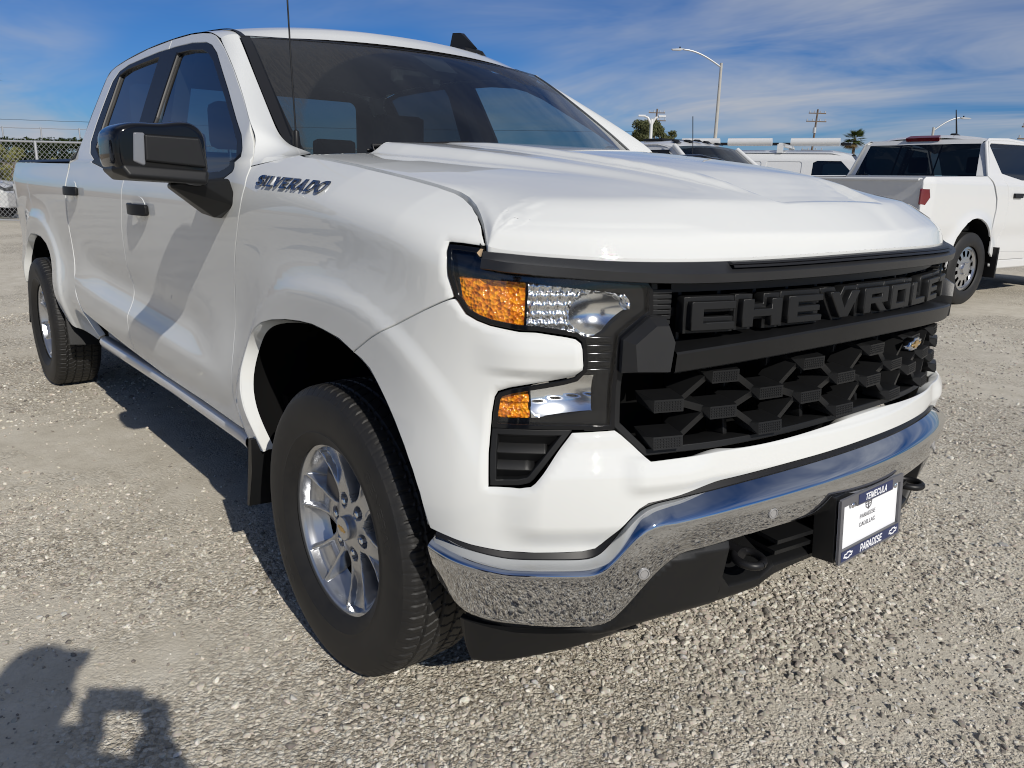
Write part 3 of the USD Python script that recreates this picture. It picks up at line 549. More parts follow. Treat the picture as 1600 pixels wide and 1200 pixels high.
for k in range(2):
    zz = lambda s, k=k: tz(s) - .002 - .006 * k
    P_ = np.stack([W(S3, zz(S3) + .0035, .008 + .006 * k), W(S3, zz(S3) + .002, .020 + .006 * k), W(S3, zz(S3) - .002, .022 + .006 * k), W(S3, zz(S3) - .004, .010 + .006 * k)], 1)
    part(GB, 'inlay_rib', sheet_creased(P_, 20), 'trim_black')
mt = lambda s: .959 + .037 * (1 - (np.abs(s) / .66)**1.7); mb = lambda s: .914 + .037 * (1 - (np.abs(s) / .66)**1.7)
S4 = np.linspace(-.645, .645, 81)
P_ = np.stack([W(S4, mt(S4) + .008, -.07), W(S4, mt(S4) + .004, -.005), W(S4, mt(S4), .030), W(S4, mt(S4) - .004, .034), W(S4, mb(S4) + .004, .030), W(S4, mb(S4), .024), W(S4, mb(S4), -.07)], 1)
part(GB, 'middle_bar', sheet_creased(P_, 24), 'black_plastic')
for sg in (1, -1):   # the blocks at both ends of the middle bar
    q = np.array([(.700, 1.030), (.664, 1.030), (.643, .984), (.652, .914), (.752, .918), (.752, .985)])
    ft = np.array([(.694, 1.016), (.668, 1.016), (.652, .982), (.658, .922), (.728, .925), (.735, .980)])
    bk = W(sg * q[:, 0], q[:, 1], -.05); md = W(sg * q[:, 0], q[:, 1], .012); fr = W(sg * ft[:, 0], ft[:, 1], .036)
    part(GB, 'end_block', hull(np.vstack([bk, md, fr])), 'grey_plastic', smooth=25)
for zc, o in ((1.082, -.030), (1.030, -.045)):    # thin slats behind the letters
    zf = lambda s, zc=zc: zc + .006 * (1 - np.abs(s) / .65)
    bar(S4 * .98, [(lambda s: zf(s) + .009, -.10), (lambda s: zf(s) + .009, o), (lambda s: zf(s) - .009, o), (lambda s: zf(s) - .009, -.10)], 'slat', 'trim_black')
for sc in np.linspace(-.60, .60, 13):
    zz = 1.040 + .006 * (1 - abs(sc) / .65)
    part(GB, 'upright', patch(sbox(sc - .003, zz - .075, sc + .003, zz + .05), WO(-.045), (.01, .05), .06, flip=FLIP), 'trim_black')
for sg in (1, -1):
    for k in range(7):    # ribbed blocks beside the lettering
        zc = 1.078 - k * .0105
        part(GB, 'rib', patch(sbox(min(sg * .642, sg * .690), zc - .003, max(sg * .642, sg * .690), zc + .003), WO(-.010), (.02, .01), .04, flip=FLIP), 'black_plastic')
# lettering
def letter_poly(ch):
    t = .27; R_ = lambda *a: sbox(*a)
    u = shapely.union_all
    if ch == 'C': return u([R_(0, 0, t, 1), R_(0, 0, 1, t), R_(0, 1 - t, 1, 1)])
    if ch == 'H': return u([R_(0, 0, t, 1), R_(1 - t, 0, 1, 1), R_(0, .36, 1, .36 + t)])
    if ch == 'E': return u([R_(0, 0, t, 1), R_(0, 0, 1, .24), R_(0, .76, 1, 1), R_(0, .39, .92, .61)])
    if ch == 'V': return Polygon([(0, 1), (.30, 1), (.52, .36), (.74, 1), (1.04, 1), (.66, 0), (.38, 0)])
    if ch == 'R': return u([R_(0, 0, t, 1), R_(0, .74, 1, 1), R_(1 - t, .40, 1, 1), R_(0, .36, 1, .60), Polygon([(.42, .42), (.70, .42), (1.02, 0), (.70, 0)])])
    if ch == 'O': return u([R_(0, 0, t, 1), R_(1 - t, 0, 1, 1), R_(0, 0, 1, .24), R_(0, .76, 1, 1)])
    if ch == 'L': return u([R_(0, 0, t, 1), R_(0, 0, 1, t)])
    if ch == 'T': return u([R_(0, .74, 1, 1), R_(.5 - t / 2, 0, .5 + t / 2, 1)])
for ch, c in zip('CHEVROLET', (.553, .428, .302, .172, .040, -.086, -.214, -.347, -.478)):
    w_ = .106; hgt = .059; zb = .999 + .008 * (1 - abs(c) / .57)
    lp = affinity.affine_transform(letter_poly(ch), [-w_, 0, 0, hgt, c + w_ / 2, zb])
    LB = path_for(GB, 'letter'); big = lp.buffer(.007, join_style=2)
    sl = lambda off, c=c: (lambda a, b: W(a, b - .055 * (a - c) * np.sign(c) * 0, off))
    prim_mesh(LB, *patch(lp.buffer(-.0015, join_style=2), sl(.014), (.03, .03), .018, flip=FLIP), 'black_plastic')
    part(LB, 'letter_base', patch(big, sl(-.004), (.03, .03), .03, flip=FLIP), 'black_plastic')
# lower grille: interlocking plates
def zbow(s): return .020 * (1 - np.abs(s) / .65)
cells = []
for ci, sc in enumerate((.642, .508, .378, .250, .125, 0, -.125, -.250, -.378, -.508, -.642)):
    for r in range(3):
        zc = .8435 - r * .0775 + (.0505 if ci % 2 else 0) + zbow(sc) * .9
        low = np.interp(abs(sc), G['grillebot'][::-1, 0], G['grillebot'][::-1, 1])
        if low + .012 < zc < .93 + zbow(sc): cells.append((sc, zc))
for sc, zc in cells:
    hw, hh = .034, .0135; wl = .064
    f = [(sc - hw, zc - hh, .012), (sc + hw, zc - hh, .012), (sc + hw, zc + hh, .012), (sc - hw, zc + hh, .012)]
    wl = .050
    b = [(sc - wl, zc + .020, -.050), (sc + wl, zc + .020, -.050), (sc + wl - .002, zc + .009, -.012), (sc - wl + .002, zc + .009, -.012), (sc - hw * 1.2, zc - hh * .5, -.055), (sc + hw * 1.2, zc - hh * .5, -.055)]
    b = [(min(max(a_, -.695), .695), z_, o_) for a_, z_, o_ in b]
    pts = np.array([W(a_, z_, o_) for a_, z_, o_ in f + b])
    PL = path_for(GB, 'grille_plate'); prim_mesh(PL, *meshkit.arrays(hull(pts), 20), 'black_plastic')
    dots = [hull(W(np.array([a_ - .0022, a_ + .0022, a_ + .0022, a_ - .0022] * 2), np.array([z_ - .0012, z_ - .0012, z_ + .0012, z_ + .0012] * 2), np.repeat([.0118, .0136], 4))) for a_ in np.linspace(sc - .0285, sc + .0285, 10) for z_ in (zc - .008, zc - .0027, zc + .0027, zc + .008)]
    part(PL, 'texture', join(dots), 'black_plastic', kind='stuff')
for i_, (sc, zc) in enumerate(cells):     # the wings that lock each plate to its neighbours
    for sn, zn in cells:
        if 0 < sc - sn < .16 and abs(zn - zc) < .06:
            e0, e1 = sc - .034, sn + .034
            pts = [(e0 + .004, zc + .010, .006), (e1 - .004, zn + .010, .006), (e0 + .004, zc - .006, .004), (e1 - .004, zn - .006, .004), (e0, zc + .020, -.055), (e1, zn + .020, -.055), (e0, zc - .002, -.055), (e1, zn - .002, -.055)]
            part(GB, 'plate_wing', hull(np.array([W(a_, z_, o_ - .010) for a_, z_, o_ in pts])), 'black_plastic', smooth=20)
for sc in np.linspace(-.57, .57, 10):
    part(GB, 'upright', patch(sbox(sc - .004, np.interp(abs(sc), G['grillebot'][::-1, 0], G['grillebot'][::-1, 1]) + .005, sc + .004, .93), WO(-.062), (.01, .03), .06, flip=FLIP), 'black_plastic')
# gold emblem on the lower grille
BOW = np.array([(-1, -.27), (-.45, -.27), (-.5, -.5), (.25, -.5), (.3, -.27), (.80, -.27), (1, .27), (.45, .27), (.5, .5), (-.25, .5), (-.3, .27), (-.80, .27)])
def bow(cx, cz, hw, flipx=-1): return Polygon(np.c_[cx + flipx * BOW[:, 0] * hw, cz + BOW[:, 1] * hw * .62])
es, ez = -.216, .900
EB = path_for(T0, 'emblem'); prim_mesh(EB, *patch(bow(es, ez, .044), WO(.024), (.03, .03), .02, flip=FLIP), 'chrome')
part(EB, 'gold_face', patch(bow(es, ez, .044).buffer(-.005, join_style=2), WO(.0265), (.03, .03), .002, flip=FLIP), 'gold')
# --- chrome bumper
ct = np.vstack([G['chtop'], [(0, .678)]]); ct = ct[np.argsort(ct[:, 0])]; cb = np.vstack([G['chbot'][1:], [(0, .546)]]); cb = cb[np.argsort(cb[:, 0])]
ctf = even(ct, .10); cbf = even(cb, .08)
Sb = np.unique(np.concatenate([np.linspace(-1.1205, 1.1205, 261), ct[:, 0], -ct[:, 0], cb[:, 0], -cb[:, 0]])); Sb = Sb[np.abs(Sb) <= 1.1205]
k_ = np.ones(9); k_ /= k_.sum()
su = np.linspace(-1.1205, 1.1205, 373)
def smo(f, n):
    v = f(su); kk = np.ones(n) / n; return np.convolve(np.pad(v, n // 2, mode='edge'), kk, 'valid')
tzv, bzv = smo(ctf, 5), smo(cbf, 5)
tt_ = np.concatenate([np.linspace(0, .10, 4), np.linspace(.13, .34, 7), np.linspace(.40, .9, 9), np.linspace(.93, 1, 4)])
rows = []
endf = np.clip((1.1205 - np.abs(su)) / .10, 0, 1)
for t in tt_:
    hgt = tzv - bzv; band = np.where(np.abs(su) < .7, .040, .020); band = np.convolve(np.pad(band, 10, mode='edge'), np.ones(21) / 21, 'valid')
    zz = tzv - hgt * t; d = (tzv - zz) / band            # 0 at the top edge, 1 at the crease
    off = np.where(d < 1, .010 + .040 * np.sin(np.clip(d, 0, 1) * np.pi / 2)**1.0, .050 - .012 * np.clip((d - 1) / (hgt / band - 1), 0, 1)**1.5)
    off = off - .022 * ss(.92, 1.0, t)
    off = off - .015 * (1 - endf)**2
    rows.append(W(su, zz, off))
Pc = np.stack(rows, 1)
BP = path_for(T0, 'bumper'); prim_mesh(BP, *grid(Pc), 'chrome')
back = np.stack([W(su, tzv, .010), W(su, tzv - .004, -.05)], 1); part(BP, 'bumper_top_return', grid(back, True), 'chrome')
for sg in (1, -1):
    part(BP, 'bumper_top_seal', grid(np.stack([W(sg * np.linspace(0, 1.12, 90), ctf(np.linspace(0, 1.12, 90)) + .022, -.012), W(sg * np.linspace(0, 1.12, 90), ctf(np.linspace(0, 1.12, 90)) - .004, .006)], 1)), 'trim_black')
    for s_, z_ in ((.6937, .490), (  .391, .589)):
        p0 = W(sg * s_, z_, .047); p1 = W(sg * s_, z_, .056); ax = (p1 - p0) / np.linalg.norm(p1 - p0); M = trimesh.geometry.align_vectors([0, 0, 1], ax); M[:3, 3] = p0
        SP = path_for(BP, 'parking_sensor'); prim_mesh(SP, *meshkit.arrays(xf(revolve([(-.006, .0), (.0, .0130), (.003, .0122), (.0035, .0102), (.0012, .0095), (.0012, .0)][1:], 28, 'z'), M), 30), 'sensor_grey')
        part(SP, 'sensor_face', xf(trimesh.creation.cylinder(.0080, .005, sections=24), M), 'sensor_grey', smooth=30)
# --- lower valance, air dam and tow hooks
vb_ = np.array([(1.0917, .297), (1.0731, .2295), (1.0322, .2278), (.9614, .2355), (.889, .2541), (.8152, .2733), (.7026, .3051), (.6432, .316), (.5615, .3266), (.434, .3361), (.36, .352), (.2896, .3764), (.2066, .386), (0, .390)])[::-1]
vbf = lambda s: np.interp(np.abs(s), vb_[:, 0], vb_[:, 1])
Sv = np.linspace(-1.085, 1.085, 181)
P_ = [W(Sv, cbf(Sv) + .012, -.05), W(Sv, cbf(Sv) - .01, -.075), W(Sv, (cbf(Sv) + vbf(Sv)) / 2, -.075), W(Sv, vbf(Sv) + .012, -.06), W(Sv, vbf(Sv) + .006, -.12)]
VP = path_for(T0, 'lower_valance'); prim_mesh(VP, *sheet_creased(np.stack(P_, 1), 26), 'void_black')
vpts = np.array([(1.0917, .297), (1.0731, .2295), (1.0322, .2278), (.9614, .2355), (.889, .2600), (.8152, .2900), (.7106, .3220), (.6533, .3336), (.574, .344), (.4497, .353), (.3492, .362), (.3041, .386), (.2162, .402), (.18, .405), (0, .405)])[::-1]
vlo = lambda s: np.interp(np.abs(s), vpts[:, 0], vpts[:, 1])
fo_ = lambda a: .030 * ss(.86, .70, np.abs(a)) - .004
for sg in (1, -1):
    fl = (lambda m: m) if sg == 1 else (lambda m: mirror(arr(m)))
    sp_ = np.linspace(.475, 1.08, 60); pan = Polygon(np.vstack([np.c_[sp_, cbf(sp_) - .003], np.c_[sp_, vlo(sp_)][::-1]])).buffer(0)
    part(VP, 'outer_panel', fl(patch(pan, lambda a, b: W(a, b, fo_(a) - .010 * np.clip(1 - (cbf(a) - .003 - b) / .018, 0, 1) - .012 * np.clip(1 - (b - vlo(a)) / .02, 0, 1)**2), (.012, .010), .09, flip=FLIP)), 'black_plastic')
lipt = np.array([(0, .424), (.19, .424), (.316, .423), (.350, .397), (.444, .394), (.476, .432)]); ltf = lambda s: np.interp(np.abs(s), lipt[:, 0], lipt[:, 1])
sl_ = np.unique(np.r_[np.linspace(-.474, .474, 80), lipt[:, 0], -lipt[:, 0]]); sl_ = sl_[np.abs(sl_) < .475]
Pl = np.stack([W(sl_, ltf(sl_) + .045, -.085), W(sl_, ltf(sl_) + .006, .016), W(sl_, ltf(sl_), .024), W(sl_, ltf(sl_) * .5 + vlo(sl_) * .5, .026), W(sl_, vlo(sl_) + .006, .018), W(sl_, vlo(sl_), .008), W(sl_, vlo(sl_), -.10)], 1)
part(VP, 'lower_lip', sheet_creased(Pl, 22), 'black_plastic')
Sd = np.linspace(.66, 1.09, 40)
for sg in (1, -1):
    dm_top = np.interp(Sd, [.66, .80, .95, 1.09], [.318, .325, .322, .34])
    P_ = np.stack([W(sg * Sd, dm_top, -.006), W(sg * Sd, dm_top - .004, .010), W(sg * Sd, vbf(Sd) + .006, .004), W(sg * Sd, vbf(Sd) - .004, -.004), W(sg * Sd, vbf(Sd) - .004, -.05)], 1)
    part(VP, 'air_dam', sheet_creased(P_, 26, flip=sg < 0), 'gloss_black' if False else 'black_plastic')
    for k, zc in enumerate((.492, .463)):     # two shelves beside the plate
        q = W(sg * np.array([.17, .322, .322, .17]), np.full(4, zc), np.array([.020, .020, -.07, -.07])); part(VP, 'shelf', hull(np.vstack([q, q - [0, 0, .010]])), 'black_plastic', smooth=20)
    # hook: a forged loop
    c0 = W(sg * .405, .462, -.045); ex = np.array([1, -.12 * sg, -.05]); ex /= np.linalg.norm(ex); ey = np.array([0, 1, 0])
    th = np.linspace(0, 2 * np.pi, 25)
    lp_ = np.array([c0 + ex * (.060 + .036 * np.cos(a)) + np.array([0, 1, 0]) * .033 * np.sin(a) for a in th])
    HP = path_for(T0, 'tow_hook'); prim_mesh(HP, *meshkit.arrays(tube(lp_, .0100, 12, False), True), 'trim_black')
    part(HP, 'hook_arm', tube([c0 - ex * .08, c0 + ex * .04], .017, 12), 'trim_black', smooth=40)
# --- number plate on its bracket
PX, PY, PZ = .950, -.046, .505
tilt = math.radians(4)
Mp = frame((PX, PY, PZ), (0, 1, 0), (-math.sin(tilt), 0, math.cos(tilt)), (math.cos(tilt), 0, math.sin(tilt))) @ np.diag([.955, .955, 1, 1])   # local x: vehicle left (right in view), local z: forward
def lbox(x0, x1, y0, y1, z0, z1, bev=0): return xf(box(x0, x1, y0, y1, z0, z1, bev), Mp)
NP = path_for(T0, 'plate_bracket'); prim_mesh(NP, *meshkit.arrays(xf(extrude(Polygon([(-.158, -.078), (.158, -.078), (.158, .080), (.13, .094), (.10, .112), (.04, .112), (.01, .092), (-.158, .084)]).buffer(.005), .052), Mp @ trimesh.transformations.translation_matrix((0, 0, -.060))), 30), 'black_plastic')
NPl = path_for(T0, 'number_plate'); prim_mesh(NPl, *meshkit.arrays(lbox(-.1525, .1525, -.076, .076, -.006, -.001)), 'plate_white')
fo = sbox(-.158, -.081, .158, .081).buffer(.004)
fi = shapely.union_all([sbox(-.146, -.050, .146, .052)]).union(sbox(-.146, -.05, -.06, .066)).union(sbox(.06, -.05, .146, .066)) if False else Polygon([(-.147, -.050), (.147, -.050), (.147, .064), (.112, .066), (.104, .052), (-.082, .052), (-.09, .066), (-.147, .064)])
part(NPl, 'plate_frame', xf(extrude(fo.difference(fi), .006), Mp), 'plate_grey', smooth=20)
part(NPl, 'lower_strip', lbox(-.150, .150, -.079, -.053, .0062, .0070), 'plate_blue')
part(NPl, 'upper_strip', lbox(-.078, .100, .055, .081, .0062, .0070), 'plate_blue')
def ltext(txt, h, cx, cy, z, material, name, bold=True, sx=1.0, slant=0.0, parent=NPl):
    t = meshkit.text_mesh(txt, h, .0006, bold); b = t.bounds; t.apply_translation((-(b[0][0] + b[1][0]) / 2, -(b[0][1] + b[1][1]) / 2, 0))
    t.vertices[:, 0] = t.vertices[:, 0] * sx + slant * t.vertices[:, 1]; t.apply_translation((cx, cy, z)); return part(parent, name, xf(t, Mp), material)
ltext('PARADISE', .019, 0, -.066, .0072, 'plate_white', 'lettering', sx=.88, slant=.15); ltext('TEMECULA', .0165, .012, .067, .0072, 'plate_white', 'lettering', sx=.92, slant=.18)
ltext('PARADISE', .0105, -.012, .014, -.0008, 'plate_grey', 'lettering', False, 1.12); ltext('CADILLAC', .0105, -.012, -.008, -.0008, 'plate_grey', 'lettering', False, 1.15)
for cx in (-.118, .118):
    bp = Polygon(np.c_[cx + BOW[:, 0] * .021, -.066 + BOW[:, 1] * .021 * .72]); part(NPl, 'emblem', xf(extrude(bp.buffer(.0012).difference(bp.buffer(-.0018)), .0006), Mp @ trimesh.transformations.translation_matrix((0, 0, .0072))), 'plate_white')
sh = Polygon([(-.018, .010), (.018, .010), (.014, -.004), (0, -.012), (-.014, -.004)])
part(NPl, 'crest', xf(extrude(affinity.translate(sh.difference(sh.buffer(-.003)).union(sbox(-.014, .001, .014, .0035)).union(sbox(-.002, -.01, .002, .01)), -.010, .037), .0006), Mp @ trimesh.transformations.translation_matrix((0, 0, -.0008))), 'plate_grey')
for cx in (-.105, .118): part(NPl, 'screw', xf(trimesh.creation.icosphere(2, .0075), Mp @ trimesh.transformations.translation_matrix((cx, .060, .005)) @ np.diag([1, 1, .6, 1])), 'bright_metal', smooth=True)

# --- hood
hg = G['hoodgap']; he_s = np.linspace(1.03, 0, 40)
side3 = W(hg[:, 0], hg[:, 1]); side3 = side3 + np.array([-.001, .0075, .001])
front3 = W(he_s, he(he_s), -.002)
rear3 = np.array([(-.36, -.84, 1.352), (-.40, -.70, 1.372), (-.42, -.52, 1.392), (-.43, -.35, 1.398), (-.44, -.15, 1.40), (-.44, 0, 1.402)])
hx = np.array([-.60, -.44, -.2, 0, .2, .35, .50, .62, .70, .77, .83, .90]); hz = np.array([1.408, 1.402, 1.390, 1.376, 1.356, 1.338, 1.314, 1.288, 1.268, 1.247, 1.226, 1.20])
Hc = CubicSpline(hx, hz)
def gz_of(x): return np.interp(x, side3[::-1, 0], side3[::-1, 2])
def gy_of(x): return np.interp(x, side3[::-1, 0], -side3[::-1, 1])
def hood_top(x, y):
    a = np.abs(y); zc = Hc(x); zs = np.interp(x, [-.5, -.35, -.07, .18, .34, .45, .6, .9], [1.352, 1.343, 1.318, 1.287, 1.264, 1.246, 1.222, 1.17])
    t = np.clip(a / .88, 0, 1.1)
    w1 = np.interp(x, [-.5, -.3, 0, .3, .55, .7], [.66, .645, .60, .53, .46, .42])      # foot of the outer dome
    hgt = np.interp(x, [-.5, -.3, 0, .3, .55, .66], [.034, .032, .024, .014, .005, 0])
    dome = hgt * (ss(w1, w1 - .075, a))
    base = zs + (zc - zs - hgt) * (1 - t**2.2)
    w2 = np.interp(x, [-.5, 0, .3, .5, .70], [.365, .36, .335, .30, .26]); h2 = np.interp(x, [-.5, -.42, -.2, .3, .5, .60, .665, .70], [0, .003, .011, .013, .012, .010, .002, 0])
    inner = h2 * ss(w2 + .030, w2, a) - .012 * ss(w2 - .01, w2 - .045, a) * ss(.50, .62, x) * ss(.735, .715, x)
    return base + dome + inner
bound = np.vstack([side3[::-1], front3, front3[::-1] * [1, -1, 1], side3 * [1, -1, 1], rear3 * [1, -1, 1], rear3[::-1]])
hoodp = Polygon(bound[:, :2]).buffer(0)
_bl = np.vstack([dens(np.vstack([side3[::-1], front3, (front3 * [1, -1, 1])[::-1], side3 * [1, -1, 1]]), .0003, False)])
from scipy.spatial import cKDTree
shapely.prepare(hoodp)
_kt = cKDTree(_bl[:, :2])
_bt = hood_top(_bl[:, 0], _bl[:, 1])
from scipy.ndimage import gaussian_filter1d, uniform_filter1d
_drop = gaussian_filter1d(_bt - _bl[:, 2], 95, mode='nearest')
def hood_raw(x, y):
    q = np.c_[x, y]; dd, i = _kt.query(q, workers=-1); L = .115; dd = np.where(shapely.contains_xy(hoodp, x, y), dd, -np.minimum(dd, .004))
    drop = _drop[i]; sp_ = lambda v, w: w * np.logaddexp(0, v / w)
    fac = .56 * sp_(1 - dd / L, .045) + .44 * sp_(1 - dd / .015, .16)
    return np.stack([x, y, hood_top(x, y) - drop * np.minimum(fac, 1.06)], -1)
def hood_f(x, y):      # eased over a small neighbourhood so that the front corners stay smooth
    x = np.asarray(x, float); y = np.asarray(y, float); n_ = (x > .25) & (np.abs(y) > .45); dd = np.zeros(len(x)); dd[n_] = _kt.query(np.c_[x[n_], y[n_]], workers=-1)[0]; r = np.minimum(.030, dd * .85) * ss(.45, .6, np.abs(y)) * ss(.25, .32, x)
    z_ = hood_raw(x, y)[:, 2]; acc = z_[n_].copy()
    for a_, q_ in ((0, .6), (2.09, .6), (4.19, .6), (.8, 1), (2.05, 1), (3.31, 1), (4.57, 1), (5.82, 1)): acc = acc + hood_raw(x[n_] + r[n_] * q_ * math.cos(a_), y[n_] + r[n_] * q_ * math.sin(a_))[:, 2]
    z_[n_] = acc / 9; return np.stack([x, y, z_], -1)
_fb = LineString(np.vstack([side3[:7][::-1], front3, (front3 * [1, -1, 1])[::-1], side3[:7] * [1, -1, 1]])[:, :2]).buffer(.050)
m1 = patch(hoodp.difference(_fb), hood_f, (.012, .012), 0, eps=2.5e-3); m2 = patch(hoodp.intersection(_fb), hood_f, (.0032, .0032), 0, eps=2e-3)
fl_ = dens(np.vstack([rear3[::-1] * 1, side3[::-1], front3, (front3 * [1, -1, 1])[::-1], side3 * [1, -1, 1], rear3 * [1, -1, 1]]), .01)
flq = hood_f(fl_[:, 0], fl_[:, 1]); rim_ = grid(np.stack([flq, flq - [0, 0, .022]], 1), False, True)
HD = part(T0, 'hood', join([m1, m2, rim_]), 'white_paint')
gs_ = np.vstack([side3, side3[-1:] + [-.03, .02, 0]]); two(T0, 'bonnet_seal', grid(np.stack([gs_ + [.012, -.022, -.020], gs_ + [-.01, .022, -.020]], 1)), 'void_black')
# --- cowl and windscreen
wsv = np.array([(-.56, -.818, 1.340), (-.615, -.815, 1.376), (-.67, -.81, 1.412), (-.765, -.797, 1.480), (-.965, -.758, 1.615), (-1.13, -.722, 1.722), (-1.210, -.704, 1.766)])
_t = np.r_[0, np.cumsum(np.linalg.norm(np.diff(wsv, axis=0), axis=1))]; _t /= _t[-1]; wsc = CubicSpline(_t, wsv)
def ws(u, v, o=0.0):
    e = wsc(np.clip(v, 0, 1)); bo = .27 - .140 * v; q = 1 - u * u
    return np.stack([e[..., 0] + bo * q + o * .75, -e[..., 1] * u, e[..., 2] + q * (.0 + .009 * v) + o * .66], -1)
U, V_ = np.meshgrid(np.linspace(-1, 1, 41), np.linspace(0, 1, 31), indexing='ij')
WSG = path_for(T0, 'windscreen'); prim_mesh(WSG, *grid(ws(U, V_)), 'windscreen_glass')
fr = []
for u0, u1 in ((-1.0, -.955), (.955, 1.0)):
    U1, V1 = np.meshgrid(np.linspace(u0, u1, 4), np.linspace(0, 1, 31), indexing='ij'); fr.append(grid(ws(U1, V1, .002)))
U1, V1 = np.meshgrid(np.linspace(-1, 1, 41), np.linspace(.988, 1, 3), indexing='ij'); fr.append(grid(ws(U1, V1, .0025)))
part(WSG, 'black_border', join(fr), 'trim_black')
# inside mirror pod
part(WSG, 'sensor_pod', hull(np.vstack([ws(np.array([-.10, .10, .07, -.07]), np.array([.97, .97, .80, .80]), -.01), ws(np.array([-.10, .10, .07, -.07]), np.array([.97, .97, .80, .80]), -.05)])), 'dash', smooth=30)
yy = np.linspace(-.80, .80, 41)
cow = np.stack([np.stack([np.interp(np.abs(yy), [0, .35, .52, .70, .80], [-.45, -.44, -.43, -.41, -.38]), yy, np.interp(np.abs(yy), [0, .35, .52, .70, .80], [1.375, 1.372, 1.366, 1.348, 1.338])], -1),
                np.stack([-.60 + .27 * (1 - (yy / .81)**2), yy, np.full(41, 1.332)], -1) + [-.02, 0, -.004]], 1)
part(T0, 'cowl', grid(cow), 'black_plastic')
for yb, ye in ((-.62, .02), (.02, .66)):    # wiper arms lying along the foot of the glass
    ub, ue = yb / .81, ye / .81
    a_ = [ws(np.array(ub + (ue - ub) * t), np.array(.035 + .05 * math.sin(t * 2.2)), .018) for t in np.linspace(0, 1, 9)]
    WA = path_for(T0, 'wiper'); prim_mesh(WA, *meshkit.arrays(tube(a_, .006, 8), True), 'trim_black')
    part(WA, 'wiper_arm', tube([a_[0] + [.06, 0, -.02], a_[0] + [.03, 0, .012], a_[4] + [.0, 0, .014]], .008, 8), 'trim_black', smooth=True)
# --- A pillars
outer = np.vstack([W(*q) for q in [(2.8468, 1.7571), (2.7537, 1.711), (2.5888, 1.6305), (2.388, 1.5201), (2.2623, 1.4426), (2.2155, 1.3977), (2.190, 1.36), (2.165, 1.334), (2.1378, 1.3111)]]) + [.004, 0, 0]
inner = np.array([(-1.215, -.708, 1.770), (-1.09, -.735, 1.695), (-.955, -.764, 1.610), (-.765, -.801, 1.482), (-.67, -.815, 1.414), (-.612, -.815, 1.384), (-.555, -.816, 1.370), (-.47, -.822, 1.357), (-.345, -.868, 1.347)])
nn = 40
oc = CubicSpline(np.linspace(0, 1, 9), outer)(np.linspace(0, 1, nn)); ic = CubicSpline(np.linspace(0, 1, 9), inner)(np.linspace(0, 1, nn))
ww = np.linspace(0, 1, 15)
Pp = oc[:, None] * (1 - ww)[None, :, None] + ic[:, None] * ww[None, :, None]
bul = (np.sin(ww * np.pi)**.8)[None, :, None] * np.array([.003, -.004, .004]) * np.interp(np.linspace(0, 1, nn), [0, .7, 1], [1, 1, .2])[:, None, None]
Pp = Pp + bul
edge_in = Pp[:, -1:] + np.array([-.006, .0, -.014]); Pp = np.concatenate([Pp, edge_in], 1)
pm = meshkit.arrays(trimesh.Trimesh(*grid(Pp)[:2], process=False), 40)
if (pm[2] * np.array([.3, -.8, .4])).sum(1).mean() < 0: pm = (pm[0], pm[1][:, ::-1], -pm[2])
two(T0, 'windscreen_pillar', pm, 'white_paint')
gv = np.linspace(1, 0, nn); ge = ws(np.full(nn, -.955), gv, -.004) * [1, -1, 1]; ge = ge if ge[0, 1] < 0 else ge * [1, -1, 1]
sl_ = ic + [-.004, 0, -.010]; two(T0, 'pillar_seal', grid(np.stack([sl_, (sl_ + ge) / 2 + [0, 0, -.004], ge + [0, .0, -.006]], 1)), 'trim_black')
# --- doors
_sph = trimesh.creation.icosphere(2, 1.0).vertices
def rhull(pts, r):   # rounded hull: the points pulled in by r, each carrying a small ball
    p = np.asarray(pts, float); c = p.mean(0); d = p - c; L_ = np.abs(d); q = c + d * np.maximum(1 - r / np.maximum(L_.max(0), 1e-6), .2)
    return hull((q[:, None] + _sph[None] * r).reshape(-1, 3))
doorrear = np.array([(4.2945, 1.7892), (4.36, 1.775), (4.40, 1.735), (4.405, 1.63), (4.41, 1.51), (4.425, 1.40), (4.44, 1.33), (4.442, 1.257), (4.460, 1.18), (4.498, 1.07), (4.516, .99), (4.520, .87), (4.503, .76), (4.46, .658), (4.365, .575)])
doorline = np.vstack([G['doorline'][:8], front_edge[1:11], [(2.290, .4723)]])
body = Polygon(np.vstack([G['doortop'][1:-1], doorrear, [(4.137, .555), (3.61, .512), (3.10, .484), (2.67, .480), (2.36, .470)], doorline[::-1][:-1]])).buffer(0)
mid = LineString([(3.50, 1.9), (3.46, 1.70), (3.43, 1.5), (3.41, 1.33), (3.40, 1.25), (3.43, 1.15), (3.48, 1.04), (3.505, .90), (3.49, .75), (3.49, .60), (3.50, .40)])
dlo = Polygon([(2.24, 1.335), (2.222, 1.30), (2.29, 1.277), (2.58, 1.262), (2.93, 1.269), (3.37, 1.283), (3.79, 1.302), (4.0, 1.326), (4.17, 1.37), (4.23, 1.42), (4.245, 1.5), (4.25, 1.62), (4.252, 1.71), (4.20, 1.752), (4.07, 1.772), (3.83, 1.781), (3.63, 1.786), (3.38, 1.783), (3.18, 1.775), (3.0, 1.757), (2.92, 1.738), (2.82, 1.698), (2.55, 1.549), (2.374, 1.445), (2.29, 1.398), (2.247, 1.358)]).buffer(-.012, 4).buffer(.012, 4)
shell = body.difference(dlo); fdoor = shell.intersection(Polygon(np.vstack([mid.coords, [(1, .4), (1, 1.9)]]))).buffer(-.0055, join_style=2); rdoor = shell.difference(Polygon(np.vstack([mid.coords, [(1, .4), (1, 1.9)]]))).buffer(-.0055, join_style=2)
